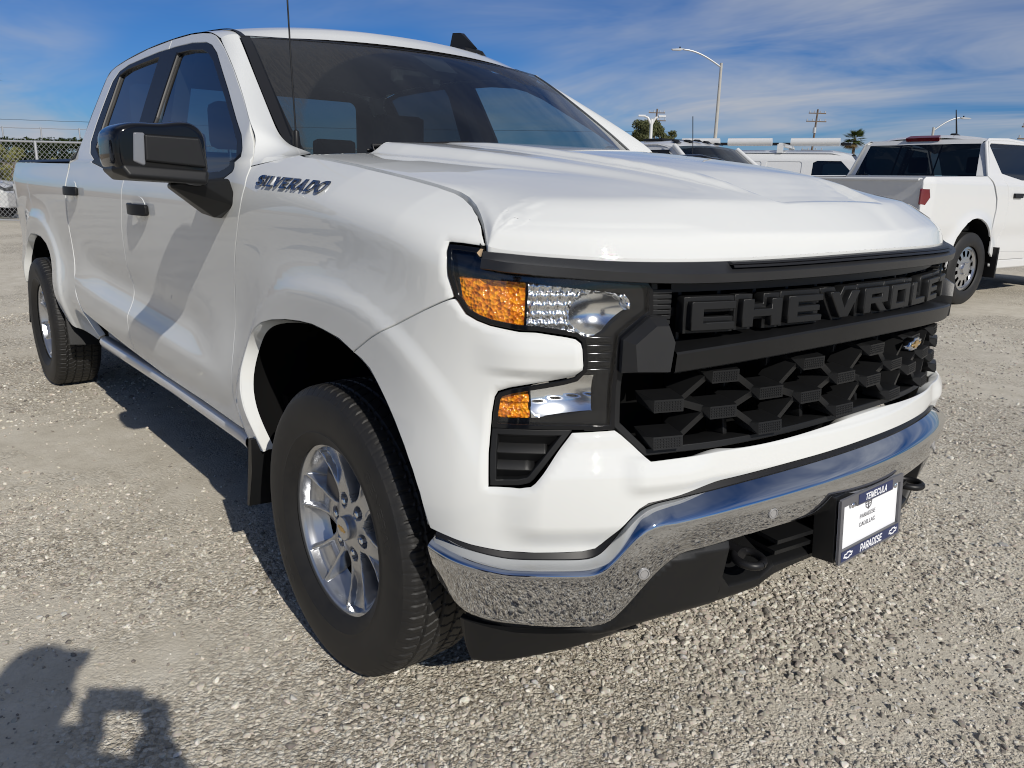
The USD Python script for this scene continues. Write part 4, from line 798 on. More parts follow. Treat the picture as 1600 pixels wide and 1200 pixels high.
def sculpt(s, z):     # the shallow scoop along the lower doors
    c = .64 + .035 * (s - 2.3); amp = .022 * ss(2.33, 2.75, s) * (1 - ss(3.9, 4.45, s))
    return -amp * np.exp(-((z - c - .10) / .085)**2) + .006 * np.exp(-((z - c) / .03)**2) * ss(2.3, 2.6, s)
Fd = lambda a, b: W(a, b, sculpt(a, b))
for sg in (1, -1):
    fl = (lambda m: m) if sg == 1 else (lambda m: mirror(arr(m)))
    for nm, dp in (('front_door', fdoor), ('rear_door', rdoor)):
        DP = path_for(T0, nm); prim_mesh(DP, *fl(patch(dp, Fd, (.02, .02), .03, flip=FLIP)), 'white_paint')
        part_ = dlo.intersection(Polygon(np.vstack([mid.coords, [(1, .4), (1, 1.9)]]))) if nm == 'front_door' else dlo.difference(Polygon(np.vstack([mid.coords, [(1, .4), (1, 1.9)]])))
        if nm == 'front_door':
            gl = Polygon([(2.275, 1.335), (2.262, 1.312), (2.34, 1.293), (2.63, 1.281), (2.93, 1.286), (3.29, 1.297), (3.285, 1.5), (3.315, 1.66), (3.335, 1.756), (3.18, 1.752), (3.01, 1.735), (2.93, 1.715), (2.83, 1.675), (2.56, 1.530), (2.385, 1.428), (2.31, 1.382)])
        else:
            gl = Polygon([(3.47, 1.31), (3.79, 1.325), (3.98, 1.347), (4.10, 1.39), (4.125, 1.5), (4.14, 1.62), (4.165, 1.735), (4.05, 1.755), (3.83, 1.763), (3.58, 1.766), (3.545, 1.66), (3.50, 1.5)])
        gl = gl.buffer(-.01).buffer(.01)
        part(DP, 'window_trim', fl(patch(part_.difference(gl), WO(-.0015), (.03, .03), .015, flip=FLIP)), 'trim_black')
        part(DP, 'window_glass', fl(patch(gl.buffer(.002), WO(-.016), (.04, .04), 0, flip=FLIP)), 'side_glass' if nm == 'front_door' else 'privacy_glass')
        if nm == 'front_door': part(DP, 'glass_run', fl(patch(LineString([(3.30, 1.297), (3.295, 1.5), (3.325, 1.66), (3.345, 1.757)]).buffer(.0045), WO(-.0005), (.03, .03), .012, flip=FLIP)), 'trim_black')
        hs, hz_ = (3.155, 1.148) if nm == 'front_door' else (4.29, 1.19)
        cup = Polygon([(hs + .075 * math.cos(t), hz_ + .045 * math.sin(t)) for t in np.linspace(0, 2 * np.pi, 24)])
        hb = rounded(sbox(hs - .115, hz_ - .021, hs + .115, hz_ + .017), .010)
        part(DP, 'door_handle', fl(patch(hb, lambda a, b, hs=hs: W(a, b, .012 + .030 * np.clip(1 - ((a - hs) / .125)**2, 0, 1)), (.02, .012), .016, flip=FLIP)), 'black_plastic')
        part(DP, 'handle_cup', fl(patch(cup, lambda a, b: W(a, b, .0025), (.02, .02), .003, flip=FLIP)), 'white_paint')
    # --- bed side
    ar = sR
    bed = Polygon([(4.4465, 1.322), (6.10, 1.331), (6.17, 1.325), (6.20, 1.28), (6.19, 1.18), (6.20, 1.0), (6.21, .88), (6.20, .70), (6.19, .60), (5.95, .56), (5.88, .56), (5.86, .62), (5.83, .72), (5.77, .80), (5.68, .86), (5.55, .898), (5.36, .908), (5.20, .902), (5.07, .872), (4.985, .82), (4.93, .74), (4.895, .64), (4.86, .54), (4.80, .462), (4.72, .432), (4.48, .435), (4.31, .432), (4.225, .462), (4.376, .570), (4.472, .655), (4.516, .757), (4.534, .868), (4.530, .992), (4.512, 1.073), (4.474, 1.185), (4.456, 1.257)])
    part(T0, 'bed_side', fl(patch(bed.buffer(-.005, join_style=2), WO(0), (.02, .02), .03, flip=FLIP)), 'white_paint')
    P_ = np.stack([W(np.linspace(4.46, 6.17, 20), np.full(20, 1.329), -.002), W(np.linspace(4.46, 6.17, 20), np.full(20, 1.343), -.008), W(np.linspace(4.46, 6.17, 20), np.full(20, 1.345), -.09), W(np.linspace(4.46, 6.17, 20), np.full(20, 1.30), -.10)], 1)
    part(T0, 'bed_rail_cap', fl(sheet_creased(P_, 25)), 'trim_black')
    part(T0, 'tail_light', fl(patch(sbox(6.225, 1.0, 6.34, 1.27), WO(-.004), (.02, .04), .03, flip=FLIP)), 'red_lens')
    # lips of the wheel openings and dark liners
    for oc_, cx in ((arch_all, 0.0), (np.array([(5.95, .56), (5.88, .56), (5.86, .62), (5.83, .72), (5.77, .80), (5.68, .86), (5.55, .898), (5.36, .908), (5.20, .902), (5.07, .872), (4.985, .82), (4.93, .74), (4.895, .64), (4.86, .54), (4.80, .462)])[::-1], -3.745)):
        a3 = W(oc_[:, 0], oc_[:, 1]); _cl = np.r_[0, np.cumsum(np.linalg.norm(np.diff(a3, axis=0), axis=1))]; _tt = np.linspace(0, _cl[-1], 90); a3 = np.stack([gaussian_filter1d(np.interp(_tt, _cl, a3[:, k]), 1.6, mode='nearest') for k in range(3)], 1); ctr = np.array([cx, 0, .40])
        inn = a3 + (ctr - a3) * [.02, 0, .02] + [0, .036, 0]
        L1 = np.stack([a3 + [0, .002, 0], inn], 1); part(T0, 'arch_lip', fl(meshkit.arrays(trimesh.Trimesh(*grid(L1)[:2], process=False), True)), 'white_paint')
        L2 = np.stack([inn, a3 + (ctr - a3) * [-.03, 0, -.03] + [0, .10, 0], a3 * [1, 0, 1] + [0, -.50, .02], a3 * [1, 0, 1] * [1, 1, .6] + [0, -.48, .1]], 1); part(T0, 'wheel_liner', fl(meshkit.arrays(trimesh.Trimesh(*grid(L2)[:2], process=False), True)), 'void_black')
    # rocker: a painted tube-like sill
    sx_ = np.linspace(2.30, 4.235, 40); zt_ = np.interp(sx_, [2.30, 2.36, 3.1, 4.235], [.448, .455, .468, .462]); th = np.linspace(-.35, np.pi + .2, 14)
    P_ = np.stack([W(sx_, zt_ - .036 + .038 * np.cos(t), -.030 + .042 * np.sin(t)) for t in th], 1)
    part(T0, 'sill', fl(meshkit.arrays(trimesh.Trimesh(*grid(P_)[:2], process=False), True)) if False else fl(grid(P_)), 'sill_silver')
    # mud flaps
    part(T0, 'mud_flap', fl(meshkit.arrays(hull([(-.505, -1.022, .50), (-.525, -1.022, .50), (-.50, -.82, .50), (-.52, -.82, .50), (-.545, -1.025, .27), (-.56, -1.025, .27), (-.545, -.81, .255), (-.56, -.81, .255), (-.505, -1.025, .40)]), 20)), 'black_plastic')
    part(T0, 'mud_flap', fl(meshkit.arrays(hull([(-3.30, -.985, .62), (-3.28, -.985, .62), (-3.30, -.78, .60), (-3.27, -.78, .60), (-3.23, -.985, .33), (-3.205, -.985, .33), (-3.23, -.78, .31), (-3.20, -.78, .31)]), 20)), 'black_plastic')
    part(T0, 'mud_flap', fl(meshkit.arrays(hull([(-4.22, -1.0, .58), (-4.24, -1.0, .58), (-4.22, -.75, .58), (-4.24, -.75, .58), (-4.28, -1.01, .30), (-4.30, -1.01, .30), (-4.28, -.75, .30), (-4.30, -.75, .30)]), 20)), 'black_plastic')
    # --- door mirror
    MP = path_for(T0, 'door_mirror')
    def mp_(m): return fl(meshkit.arrays(m, 30) if not isinstance(m, tuple) else m)
    # box profile looking from the front: y from -1.03 (inner) to -1.30 (outer)
    fc = np.array(MIRF); bk = np.array(MIRB)
    _oc = np.array(_mo + _mo[:1]); _oc = CubicSpline(np.r_[0, np.cumsum(np.linalg.norm(np.diff(_oc, axis=0), axis=1))], _oc, bc_type='periodic'); _oo = _oc(np.linspace(0, _oc.x[-1], 73)[:-1])
    st_ = [(-.702, .0), (-.702, .88), (-.700, .93), (-.692, .965), (-.66, .995), (-.61, 1.0), (-.575, .995), (-.555, .975), (-.542, .94), (-.535, .89), (-.533, .80), (-.533, .0)]
    Pm = np.array([[(x_, *((q - _mc) * sc_ + _mc)) for x_, sc_ in st_] for q in _oo]); mm = grid(Pm, False, True); mm = meshkit.arrays(trimesh.Trimesh(mm[0], mm[1], process=False), 50)
    if (mm[2] * (mm[0] - mm[0].mean(0))).sum(1).mean() < 0: mm = (mm[0], mm[1][:, ::-1], -mm[2])
    prim_mesh(MP, *fl(mm), 'gloss_black')
    part(MP, 'mirror_skull', mp_(rhull(np.array(MIRP), .007)), 'black_plastic'); part(MP, 'lower_housing', mp_(rhull(np.array(MIRL), .012)), 'black_plastic')
    part(MP, 'side_lamp', mp_(rhull(np.array(MIRS), .006)), 'lamp_glass')
    part(MP, 'mirror_arm', mp_(rhull(np.array(MIRA), .010)), 'black_plastic')
    b_ = bk.mean(0) - [.004, 0, 0]; part(MP, 'mirror_glass', mp_(hull(np.vstack([(bk - bk.mean(0)) * .9 + bk.mean(0) - [.012, 0, 0], (bk - bk.mean(0)) * .9 + bk.mean(0) + [.005, 0, 0]]))), 'chrome')
# --- roof
ez_ = np.array([W(*q) for q in [(2.8468, 1.7571), (2.92, 1.7783), (2.9937, 1.7954), (3.093, 1.8088), (3.2393, 1.8205), (3.4708, 1.8276), (3.8179, 1.8254), (4.1303, 1.8075), (4.2945, 1.7892), (4.37, 1.77), (4.41, 1.73)]])
tq = np.linspace(0, 1, 11); er = CubicSpline(np.r_[0, np.cumsum(np.linalg.norm(np.diff(ez_, axis=0), axis=1))], ez_); tl = np.linspace(0, er.x[-1], 44); E3 = er(tl)
cxx = np.interp(E3[:, 0], [-2.78, -2.70, -1.9, -1.32, -1.244], [-2.86, -2.77, -1.9, -1.19, -1.070]); czz = np.interp(E3[:, 0], [-2.80, -2.72, -2.5, -2.1, -1.7, -1.45, -1.33, -1.244], [1.79, 1.835, 1.870, 1.888, 1.886, 1.868, 1.842, 1.778])
uu = np.linspace(-1, 1, 61)
q = 1 - np.abs(uu)**2.4
Pr = np.stack([E3[:, None, 0] + (cxx - E3[:, 0])[:, None] * (1 - uu**2)[None], -E3[:, None, 1] * uu[None] * -1 * -1, E3[:, None, 2] + (czz - E3[:, 2])[:, None] * q[None]], -1)
rm = grid(Pr)
if rm[2][:, 2].mean() < 0: rm = grid(Pr, True)
RF = part(T0, 'roof', rm, 'white_paint')
lipf = np.stack([Pr[0], Pr[0] + [-.02, 0, -.03]], 1); part(T0, 'roof_lip', grid(lipf), 'trim_black')
for sg in (-1, 1):
    j = int(np.argmin(np.abs(uu - sg * .885))); st_ = Pr[:, j] + [0, 0, .003]; a_ = np.stack([st_ + [0, -.010, 0], st_ + [0, 0, .002], st_ + [0, .010, 0]], 1)
    part(T0, 'roof_seam', grid(a_, rm[2][:, 2].mean() < 0), 'trim_black')
# fin antenna and whip antenna
FX, FY, FZ = -1.44, .46, 1.848
fn = Polygon([(-.15, 0), (.13, 0), (.085, .025), (.02, .05), (-.06, .115), (-.085, .12), (-.12, .02)])
FB = path_for(T0, 'roof_fin'); prim_mesh(FB, *meshkit.arrays(hull(np.vstack([[(FX + a, FY + b, FZ + c) for a, b, c in ((.15, 0, -.01), (.10, .055, -.01), (-.12, .06, -.01), (.10, -.055, -.01), (-.12, -.06, -.01), (-.10, .04, .03), (-.10, -.04, .03), (.05, .035, .028), (.05, -.035, .028), (.14, 0, .005))]])), 30), 'trim_black')
part(FB, 'fin_blade', hull([(FX + .10, FY, FZ + .02), (FX - .02, FY - .012, FZ + .10), (FX - .02, FY + .012, FZ + .10), (FX - .075, FY - .015, FZ + .105), (FX - .075, FY + .015, FZ + .105), (FX - .10, FY - .022, FZ + .01), (FX - .10, FY + .022, FZ + .01)]), 'trim_black', smooth=30)
AB = path_for(T0, 'whip_antenna'); prim_mesh(AB, *meshkit.arrays(tube([(-.575, -.80, 1.358), (-.579, -.80, 1.415), (-.580, -.80, 1.42)], [.013, .010, .005], 10), True), 'trim_black')
part(AB, 'mast', tube([(-.579, -.80, 1.41), (-.592, -.80, 1.62), (-.606, -.80, 1.95), (-.61, -.80, 2.1)], .0028, 6), 'trim_black', smooth=True)
sc_ = W(1.032, 1.152, .020)
top('leaf_scrap', hull([sc_ + np.array(q) for q in ((0, 0, .006), (.012, -.016, .008), (.016, -.028, .001), (.006, -.010, -.008), (.014, -.020, -.006), (.010, -.012, .002))]), 'dry_leaf', 'tan scrap of leaf lodged under the bonnet edge above the amber headlight', 'leaf')
# badge on the fender
def stext(txt, h, s1, s2, z0, material, parent, off=.004, slope=0.0):
    t = meshkit.text_mesh(txt, h, .006, True); b = t.bounds; L = b[1][0] - b[0][0]
    # letters split by connected components share one strip: place each on the panel
    P2 = t.vertices.copy(); sv = s1 + (s2 - s1) * (P2[:, 0] - b[0][0]) / L; zv = z0 + P2[:, 1] - b[0][1] + slope * (sv - s1)
    Wp = W(sv, zv, 0.0); Wn = W(sv, zv, 1e-3); n = (Wn - Wp) / 1e-3; return trimesh.Trimesh(Wp + n * (off + P2[:, 2:3] * 1.0), t.faces, process=False)
for ch_i, (ch, f0, f1) in enumerate((('S', 0, .10), ('I', .125, .15), ('L', .185, .275), ('V', .28, .385), ('E', .405, .49), ('R', .525, .625), ('A', .64, .745), ('D', .775, .875), ('O', .90, 1.0))):
    a_, b_ = inv_badge
    s1 = a_[0] + (b_[0] - a_[0]) * f0; s2 = a_[0] + (b_[0] - a_[0]) * f1; z1 = a_[1] + (b_[1] - a_[1]) * f0
    bm_ = stext(ch, .026, s1, s2, z1, 'chrome', T0, .002, (b_[1] - a_[1]) / (b_[0] - a_[0])); bm_ = meshkit.arrays(bm_, 25)
    for sg in (1, -1):
        q_ = bm_ if sg == 1 else mirror(bm_)
        BG = BGS[sg] if ch_i else path_for(T0, 'badge')
        if ch_i == 0: BGS[sg] = BG; UsdGeom.Xform.Define(stage, BG)
        part(BG, 'letter', q_, 'dark_chrome')
# --- cab inside
IN = path_for(T0, 'dashboard'); prim_mesh(IN, *meshkit.arrays(box(-1.02, -.52, -.82, .82, .80, 1.31, .04), 30), 'dash')
for sy in (-.42, .42):
    SP = path_for(T0, 'seat'); prim_mesh(SP, *meshkit.arrays(trimesh.util.concatenate([hull([(-1.95 - .05 * (z_ > 1.1), sy + b, z_) for b in (-.26, .26) for z_ in (.75, 1.35)] + [(-1.80 - .12 * (z_ > 1.1), sy + b * .92, z_) for b in (-.26, .26) for z_ in (.75, 1.35)]), box(-1.85, -1.35, sy - .27, sy + .27, .72, .90, .04)]), 30), 'seat_fabric')
    part(SP, 'headrest', box(-2.02, -1.90, sy - .14, sy + .14, 1.395, 1.60, .035), 'seat_fabric', smooth=30); part(SP, 'headrest_post', join([tube([(-1.96, sy + d, 1.33), (-1.96, sy + d, 1.42)], .008) for d in (-.06, .06)]), 'bright_metal')
RS = path_for(T0, 'rear_seat'); prim_mesh(RS, *meshkit.arrays(box(-2.78, -2.62, -.70, .70, .75, 1.36, .04), 30), 'seat_fabric')
for sy in (-.45, .45): part(RS, 'headrest', box(-2.78, -2.68, sy - .13, sy + .13, 1.36, 1.50, .03), 'seat_fabric', smooth=30)
th = np.linspace(0, 2 * np.pi, 33); swc = np.array([-1.16, .42, 1.235]); e1 = np.array([0, 1, 0]); e2 = np.array([-.40, 0, .92])
SW = path_for(T0, 'steering_wheel'); prim_mesh(SW, *meshkit.arrays(tube([swc + .185 * (np.cos(a) * e1 + np.sin(a) * e2) for a in th], .016, 10, False), True), 'dash')
part(SW, 'wheel_hub', hull([swc + .08 * (np.cos(a) * e1 + np.sin(a) * e2) + d * np.array([.92, 0, .4]) for a in th for d in (-.01, .03)]), 'dash', smooth=30)
part(SW, 'wheel_spoke', join([tube([swc + .06 * s_ * e1, swc + .18 * s_ * e1], .014) for s_ in (-1, 1)]), 'dash')
part(T0, 'inner_mirror', box(-1.20, -1.16, -.10, .14, 1.655, 1.73, .018), 'dash', smooth=30)
part(T0, 'cab_floor', box(-2.84, -.50, -.90, .90, .50, .62), 'void_black')
# back wall of the cab with its window
bw = Polygon([(-.90, .95), (.90, .95), (.90, 1.33), (.74, 1.76), (.55, 1.80), (.25, 1.818), (0, 1.822), (-.25, 1.818), (-.55, 1.80), (-.74, 1.76), (-.90, 1.33)]).difference(rounded(sbox(-.66, 1.40, .66, 1.73), .05))
part(T0, 'cab_back', patch(bw, lambda a, b: np.stack([-2.815 + 0 * a, a, b], -1), (.1, .1), .02), 'dash')
part(T0, 'rear_window', patch(rounded(sbox(-.66, 1.40, .66, 1.73), .05), lambda a, b: np.stack([-2.820 + 0 * a, a, b], -1), (.3, .3), 0, flip=True), 'rear_glass')
part(T0, 'headliner', grid(Pr[5:-4] - [0, 0, .04], True), 'headlining')
for sg in (1, -1):
    part(T0, 'inner_pillar', meshkit.arrays(hull([(-1.68, sg * .86, 1.30), (-1.82, sg * .86, 1.30), (-1.68, sg * .79, 1.30), (-1.82, sg * .79, 1.30), (-1.80, sg * .72, 1.77), (-1.88, sg * .72, 1.77), (-1.80, sg * .66, 1.77), (-1.88, sg * .66, 1.77)])), 'dash')
    part(T0, 'door_card', meshkit.arrays(hull([(x_, sg * y_, z_) for x_ in (-.60, -2.80) for y_, z_ in ((.90, 1.27), (.86, 1.27), (.90, .55), (.86, .55))])), 'dash')
for sg in (1, -1):
    dr = W(doorrear[:, 0], doorrear[:, 1]) + [-.004, 0, 0]; dr = CubicSpline(np.arange(len(dr)), dr)(np.linspace(0, 6.6, 30)); bk_ = dr + np.array([-.045, .075, 0])
    cm = np.stack([dr, dr + [-.022, .010, 0], dr + [-.038, .032, 0], bk_], 1); m_ = meshkit.arrays(trimesh.Trimesh(*grid(cm)[:2], process=False), True)
    if (m_[2][:, 0] * -1 - m_[2][:, 1]).mean() < 0: m_ = (m_[0], m_[1][:, ::-1], -m_[2])
    part(T0, 'cab_corner', m_ if sg == 1 else mirror(m_), 'white_paint')
# --- bed, tailgate, underside
part(T0, 'bed_floor', box(-4.80, -2.90, -.88, .88, .78, .84), 'black_plastic'); part(T0, 'bed_front', box(-2.92, -2.88, -.93, .93, .60, 1.31), 'white_paint')
part(T0, 'tailgate', box(-4.85, -4.79, -.80, .80, .78, 1.33, .01), 'white_paint', smooth=30); part(T0, 'rear_bumper', box(-4.98, -4.82, -.90, .90, .50, .68, .03), 'chrome', smooth=30)
part(T0, 'frame', join([box(-4.75, .62, -.62, -.46, .36, .52), box(-4.75, .62, .46, .62, .36, .52), box(-2.7, .30, -.45, .45, .34, .62)]), 'void_black')
part(T0, 'engine_bay', box(-.42, .60, -.62, .62, .60, 1.12), 'void_black')
part(T0, 'axle', tube([(0, -.86, .385), (0, .86, .385)], .04), 'brake_metal', smooth=40); part(T0, 'axle', tube([(-3.745, -.86, .385), (-3.745, .86, .385)], .06), 'brake_metal', smooth=40); part(T0, 'differential', trimesh.creation.icosphere(3, .15).apply_translation((-3.745, 0, .385)), 'brake_metal', smooth=True)
part(T0, 'receiver_hitch', box(-5.0, -4.84, -.06, .06, .44, .52), 'black_plastic')
# --- wheels
def tyre_mesh(R=.391, w=.128, nt=720):  # road tyre
    rows = [(-.100, .230), (-.108, .240), (-.1165, .252), (-.122, .264), (-.1245, .268), (-.1225, .274), (-.1262, .290), (-.128, .312), (-.1275, .334), (-.1245, .352), (-.1205, .364), (-.1185, .3655)]
    tr = [(y_, R - .0045 * (abs(y_) / .10)**2.4 - .012 * max(0, (abs(y_) - .092) / .02)**2) for y_ in np.r_[-.114, -.108, np.linspace(-.102, .102, 49), .108, .114]]
    pr = np.array(rows + tr + [(-a, b) for a, b in rows[::-1]]); nr = len(rows); th = np.arange(nt) / nt * 2 * np.pi
    rad = np.broadcast_to(pr[:, 1], (nt, len(pr))).copy(); y_ = pr[:, 0]
    for j in range(nr - 1, nr + len(tr) + 1):
        a = y_[j]; k = np.arange(nt)
        wob = .0022 * np.sign(np.sin(k * 2 * np.pi / 10))
        dep = np.zeros(nt)
        for gy, gw in ((-.064, .0042), (-.022, .0045), (.022, .0045), (.064, .0042)): dep = np.maximum(dep, np.where(np.abs(a - gy - wob * .5) < gw * .8, .006, 0))
        rib = int(np.digitize(a, [-.064, -.022, .022, .064])); ph = (k + int(abs(a) * 130) * (1 if rib % 2 else -1) + rib * 4) % 10
        if rib in (0, 4): dep = np.maximum(dep, np.where((k % 10) < 1.5, .0032, 0) * (abs(a) > .074) * (abs(a) < .108)); dep = np.maximum(dep, np.where(((k + 5) % 10) < 1, .0018, 0))
        else: dep = np.maximum(dep, np.where(ph < 1, .0032, 0))
        rad[:, j] -= dep
    P_ = np.stack([np.cos(th)[:, None] * rad, np.broadcast_to(y_, rad.shape), np.sin(th)[:, None] * rad], -1)
    I = np.arange(nt * len(pr)).reshape(nt, -1); J = np.roll(I, -1, 0); F = np.stack([I[:, :-1], I[:, 1:], J[:, 1:], J[:, :-1]], -1).reshape(-1, 4)
    return trimesh.Trimesh(P_.reshape(-1, 3), np.vstack([F[:, :3], F[:, [0, 2, 3]]]), process=False)
def rim_mesh(nt=540):
    r = np.r_[np.linspace(.030, .09, 14), np.linspace(.094, .205, 40), .2085, .212, .217, .222, .227, .2305, .2325]; th = np.arange(nt) / nt * 2 * np.pi
    Rr, TH = np.meshgrid(r, th, indexing='ij'); per = np.pi / 3; d = np.abs((TH + per / 2) % per - per / 2); a = Rr * d
    hw = np.interp(Rr, [.03, .075, .09, .12, .16, .20, .21], [.06, .040, .0315, .0325, .041, .052, .056]); 
    base = np.interp(Rr, [.03, .05, .075, .10, .15, .195, .21], [-.030, -.031, -.036, -.036, -.028, -.016, -.010])
    e = hw - a                                           # distance inside the spoke edge
    o = base - .018 * ss(.0105, .0135, e) * ss(.095, .165, Rr) - .002 * ss(.006, .0, e)
    ledge = np.interp(Rr, [.09, .16, .180, .202, .209], [-.085, -.080, -.062, -.028, -.012])
    sp = ss(-.0035, .0025, e); o = np.minimum(o * sp + np.minimum(ledge, o) * (1 - sp), o)
    for k in range(6):
        al = k * per; dx = Rr * np.cos(TH) - .0700 * np.cos(al); dy = Rr * np.sin(TH) - .0700 * np.sin(al); dd = np.hypot(dx, dy); o = o - .016 * ss(.0185, .0155, dd)
    o = np.where(Rr > .2085, np.interp(Rr, [.2085, .212, .217, .222, .227, .2305, .2325], [-.012, -.006, -.002, 0, .001, -.001, -.010]), o)
    Rr = Rr * 1.05; P_ = np.stack([Rr * np.cos(TH), -o - .094, Rr * np.sin(TH)], -1)          # outward = -y
    I = np.arange(len(r) * nt).reshape(len(r), nt); J = np.roll(I, -1, 1)
    hole = (e < -.003) & (Rr > .086) & (Rr < .184)
    F = np.stack([I[:-1], J[:-1], J[1:], I[1:]], -1).reshape(-1, 4); hf = hole.ravel()[F].all(1); F = F[~hf]
    return trimesh.Trimesh(P_.reshape(-1, 3), np.vstack([F[:, :3], F[:, [0, 2, 3]]]), process=False)
def wheel_parts(wp):
    tp = path_for(wp, 'tyre'); ta = meshkit.arrays(tyre_mesh(), 35); prim_mesh(tp, *ta, 'tread_rubber')
    part(wp, 'rim', rim_mesh(), 'alloy', smooth=22)
    part(wp, 'barrel', revolve([(-.088, .235), (-.06, .222), (.05, .208), (.10, .230)], 60), 'void_black', smooth=True)
    part(wp, 'brake_disc', revolve([(.015, .02), (.015, .165), (.03, .165), (.03, .02)], 40), 'void_black', smooth=30); part(wp, 'brake_caliper', box(-.17, -.07, -.05, .06, -.06, .10, .015), 'brake_metal', smooth=30)
    for k in range(6):
        al = k * np.pi / 3; c = np.array([.070 * math.cos(al), 0, .070 * math.sin(al)])
        hx_ = revolve([(-.066, .0), (-.0655, .006), (-.062, .0098), (-.050, .0104), (-.035, .0125)], 6); hx_.apply_translation(c); part(wp, 'lug_nut', hx_, 'bright_metal', smooth=25)
    cp = path_for(wp, 'centre_cap'); prim_mesh(cp, *meshkit.arrays(revolve([(-.082, 0), (-.0815, .024), (-.080, .031), (-.076, .0335), (-.060, .034)], 40), 30), 'bright_metal' if False else 'alloy')
    e = extrude(Polygon(BOW * [.021, .021 * .62]), .0012); e.vertices = np.c_[e.vertices[:, 0], -.0818 - e.vertices[:, 2], e.vertices[:, 1]]; part(cp, 'gold_emblem', e, 'gold')
    # raised sidewall lettering
    t = meshkit.text_mesh('GENERAL', .024, .0012, True); L = t.bounds[1][0]
    for a0 in (1.05, 1.05 + np.pi):
        ang = a0 - t.vertices[:, 0] * 1.35 / .315; rr = .306 + t.vertices[:, 1]
        t2 = trimesh.Trimesh(np.c_[rr * np.cos(ang), -.1272 - t.vertices[:, 2], rr * np.sin(ang)], t.faces[:, ::-1], process=False); part(tp, 'raised_lettering', t2, 'rubber')
proto = None
for (cx, sg) in ((0, 1), (0, -1), (-3.745, 1), (-3.745, -1)):
    wp = path_for(T0, 'wheel'); xw = UsdGeom.Xform.Define(stage, wp)
    xw.AddTranslateOp().Set(Gf.Vec3d(cx, -sg * (1.000 - .094), .382)); 
    if sg < 0: xw.AddRotateZOp().Set(180.0)
    xw.AddRotateYOp().Set({(0, 1): 12.0, (0, -1): 40.0, (-3.745, 1): -24.0, (-3.745, -1): 5.0}[(cx, sg)])
    if proto is None: wheel_parts(wp); proto = wp
    else: xw.GetPrim().GetReferences().AddInternalReference(proto); xw.ClearXformOpOrder() if False else None

# ---------------------------------------------------------------- things behind the truck
plain('far_white', (.60, .605, .60), .35, coat=.8)
plain('concrete_grey', (.40, .39, .36), .8, var=(3, (.33, .32, .30))); plain('galvanised', (.45, .46, .47), .45, metal=.5); plain('wood_pole', (.12, .09, .07), .85)
plain('bark', (.16, .12, .09), .9, var=(8, (.09, .07, .05))); plain('bank_soil', (.30, .24, .18), .95, var=(.8, (.20, .165, .11)))
def leafmat(name, c1, c2):
    mat(name, {'g': ('geometry', {}), 'r': ('rgb_ramp', {'ramp': [(0, c1), (1, c2)]}), 'd': ('diffuse_bsdf', {}), 't': ('translucent_bsdf', {}), 'm': ('mix_closure', {'fac': .3})},
        [('g.random_per_island', 'r.fac'), ('r.color', 'd.color'), ('r.color', 't.color'), ('d.BSDF', 'm.closure1'), ('t.BSDF', 'm.closure2')], 'm.closure')
leafmat('hedge_leaf', (.030, .045, .016), (.075, .095, .030)); leafmat('palm_leaf', (.08, .105, .035), (.20, .21, .085)); leafmat('olive_leaf', (.13, .14, .07), (.30, .30, .16)); leafmat('shrub_leaf', (.26, .26, .09), (.50, .48, .24)); leafmat('dead_frond', (.20, .15, .08), (.32, .25, .14))
def leaves(centres, n, spread, size, seed):
    """Small leaf-shaped quads around the given clump centres."""
    rg = np.random.default_rng(seed); c = np.asarray(centres, float); i = rg.integers(0, len(c), n); d = rg.normal(size=(n, 3)); d /= np.linalg.norm(d, axis=1, keepdims=True)
    p = c[i] + d * (np.asarray(spread) * rg.random((n, 1))**.45); a = rg.normal(size=(n, 3)); a /= np.linalg.norm(a, axis=1, keepdims=True); b = np.cross(a, rg.normal(size=(n, 3))); b /= np.linalg.norm(b, axis=1, keepdims=True)
    s = size * rg.uniform(.6, 1.4, (n, 1)); V = np.stack([p - a * s, p + b * s * .38, p + a * s, p - b * s * .38], 1).reshape(-1, 3); k = np.arange(n) * 4
    return V, np.vstack([np.c_[k, k + 1, k + 2], np.c_[k, k + 2, k + 3]]), None
def at(u, v, depth):   # survey helper
    """A point of the place, written as pixel of the photograph and metres of depth, worked out once while surveying."""
    d = cf + (u - 800) / FPX * cr - (v - 600) / FPX * cu; return CAM[:3] + d * depth
# --- street lamp and other poles (positions surveyed: x, y)
def gpos(u, v, depth): p = at(u, v, depth); return p
def street_lamp(p, h, arm, label, toward, group=None, mats=('concrete_grey', 'galvanised')):
    T = thing('street_lamp', label, 'street lamp', group, (p[0], p[1], 0)); t = np.asarray(toward, float); t = t / np.linalg.norm(t)
    part(T, 'pole', tube([(0, 0, 0), (0, 0, h)], [.14, .085], 16), mats[0], smooth=True); part(T, 'base', tube([(0, 0, 0), (0, 0, .35)], [.26, .22], 16), mats[0], smooth=40)
    c = [np.array([t[0] * arm * s_, t[1] * arm * s_, h - .25 + .95 * math.sin(min(1, s_ * 1.0) * np.pi / 2)]) for s_ in np.linspace(0, 1, 14)]
    part(T, 'arm', tube(c, [.055] * 13 + [.04], 10), mats[1], smooth=True); e = c[-1]
    hd = hull([e + t * a + np.array([-t[1], t[0], 0]) * b + [0, 0, z_] for a, b, z_ in ((-.1, .06, .04), (-.1, -.06, .04), (.15, .16, .05), (.15, -.16, .05), (.75, .10, .0), (.75, -.10, .0), (.15, .15, -.07), (.15, -.15, -.07), (.65, .10, -.07), (.65, -.1, -.07))])
    part(T, 'lamp_head', hd, mats[1], smooth=30); part(T, 'photocell', xf(trimesh.creation.cylinder(.05, .1, sections=12), trimesh.transformations.translation_matrix(e + t * .2 + [0, 0, .1])), 'trim_black', smooth=30)
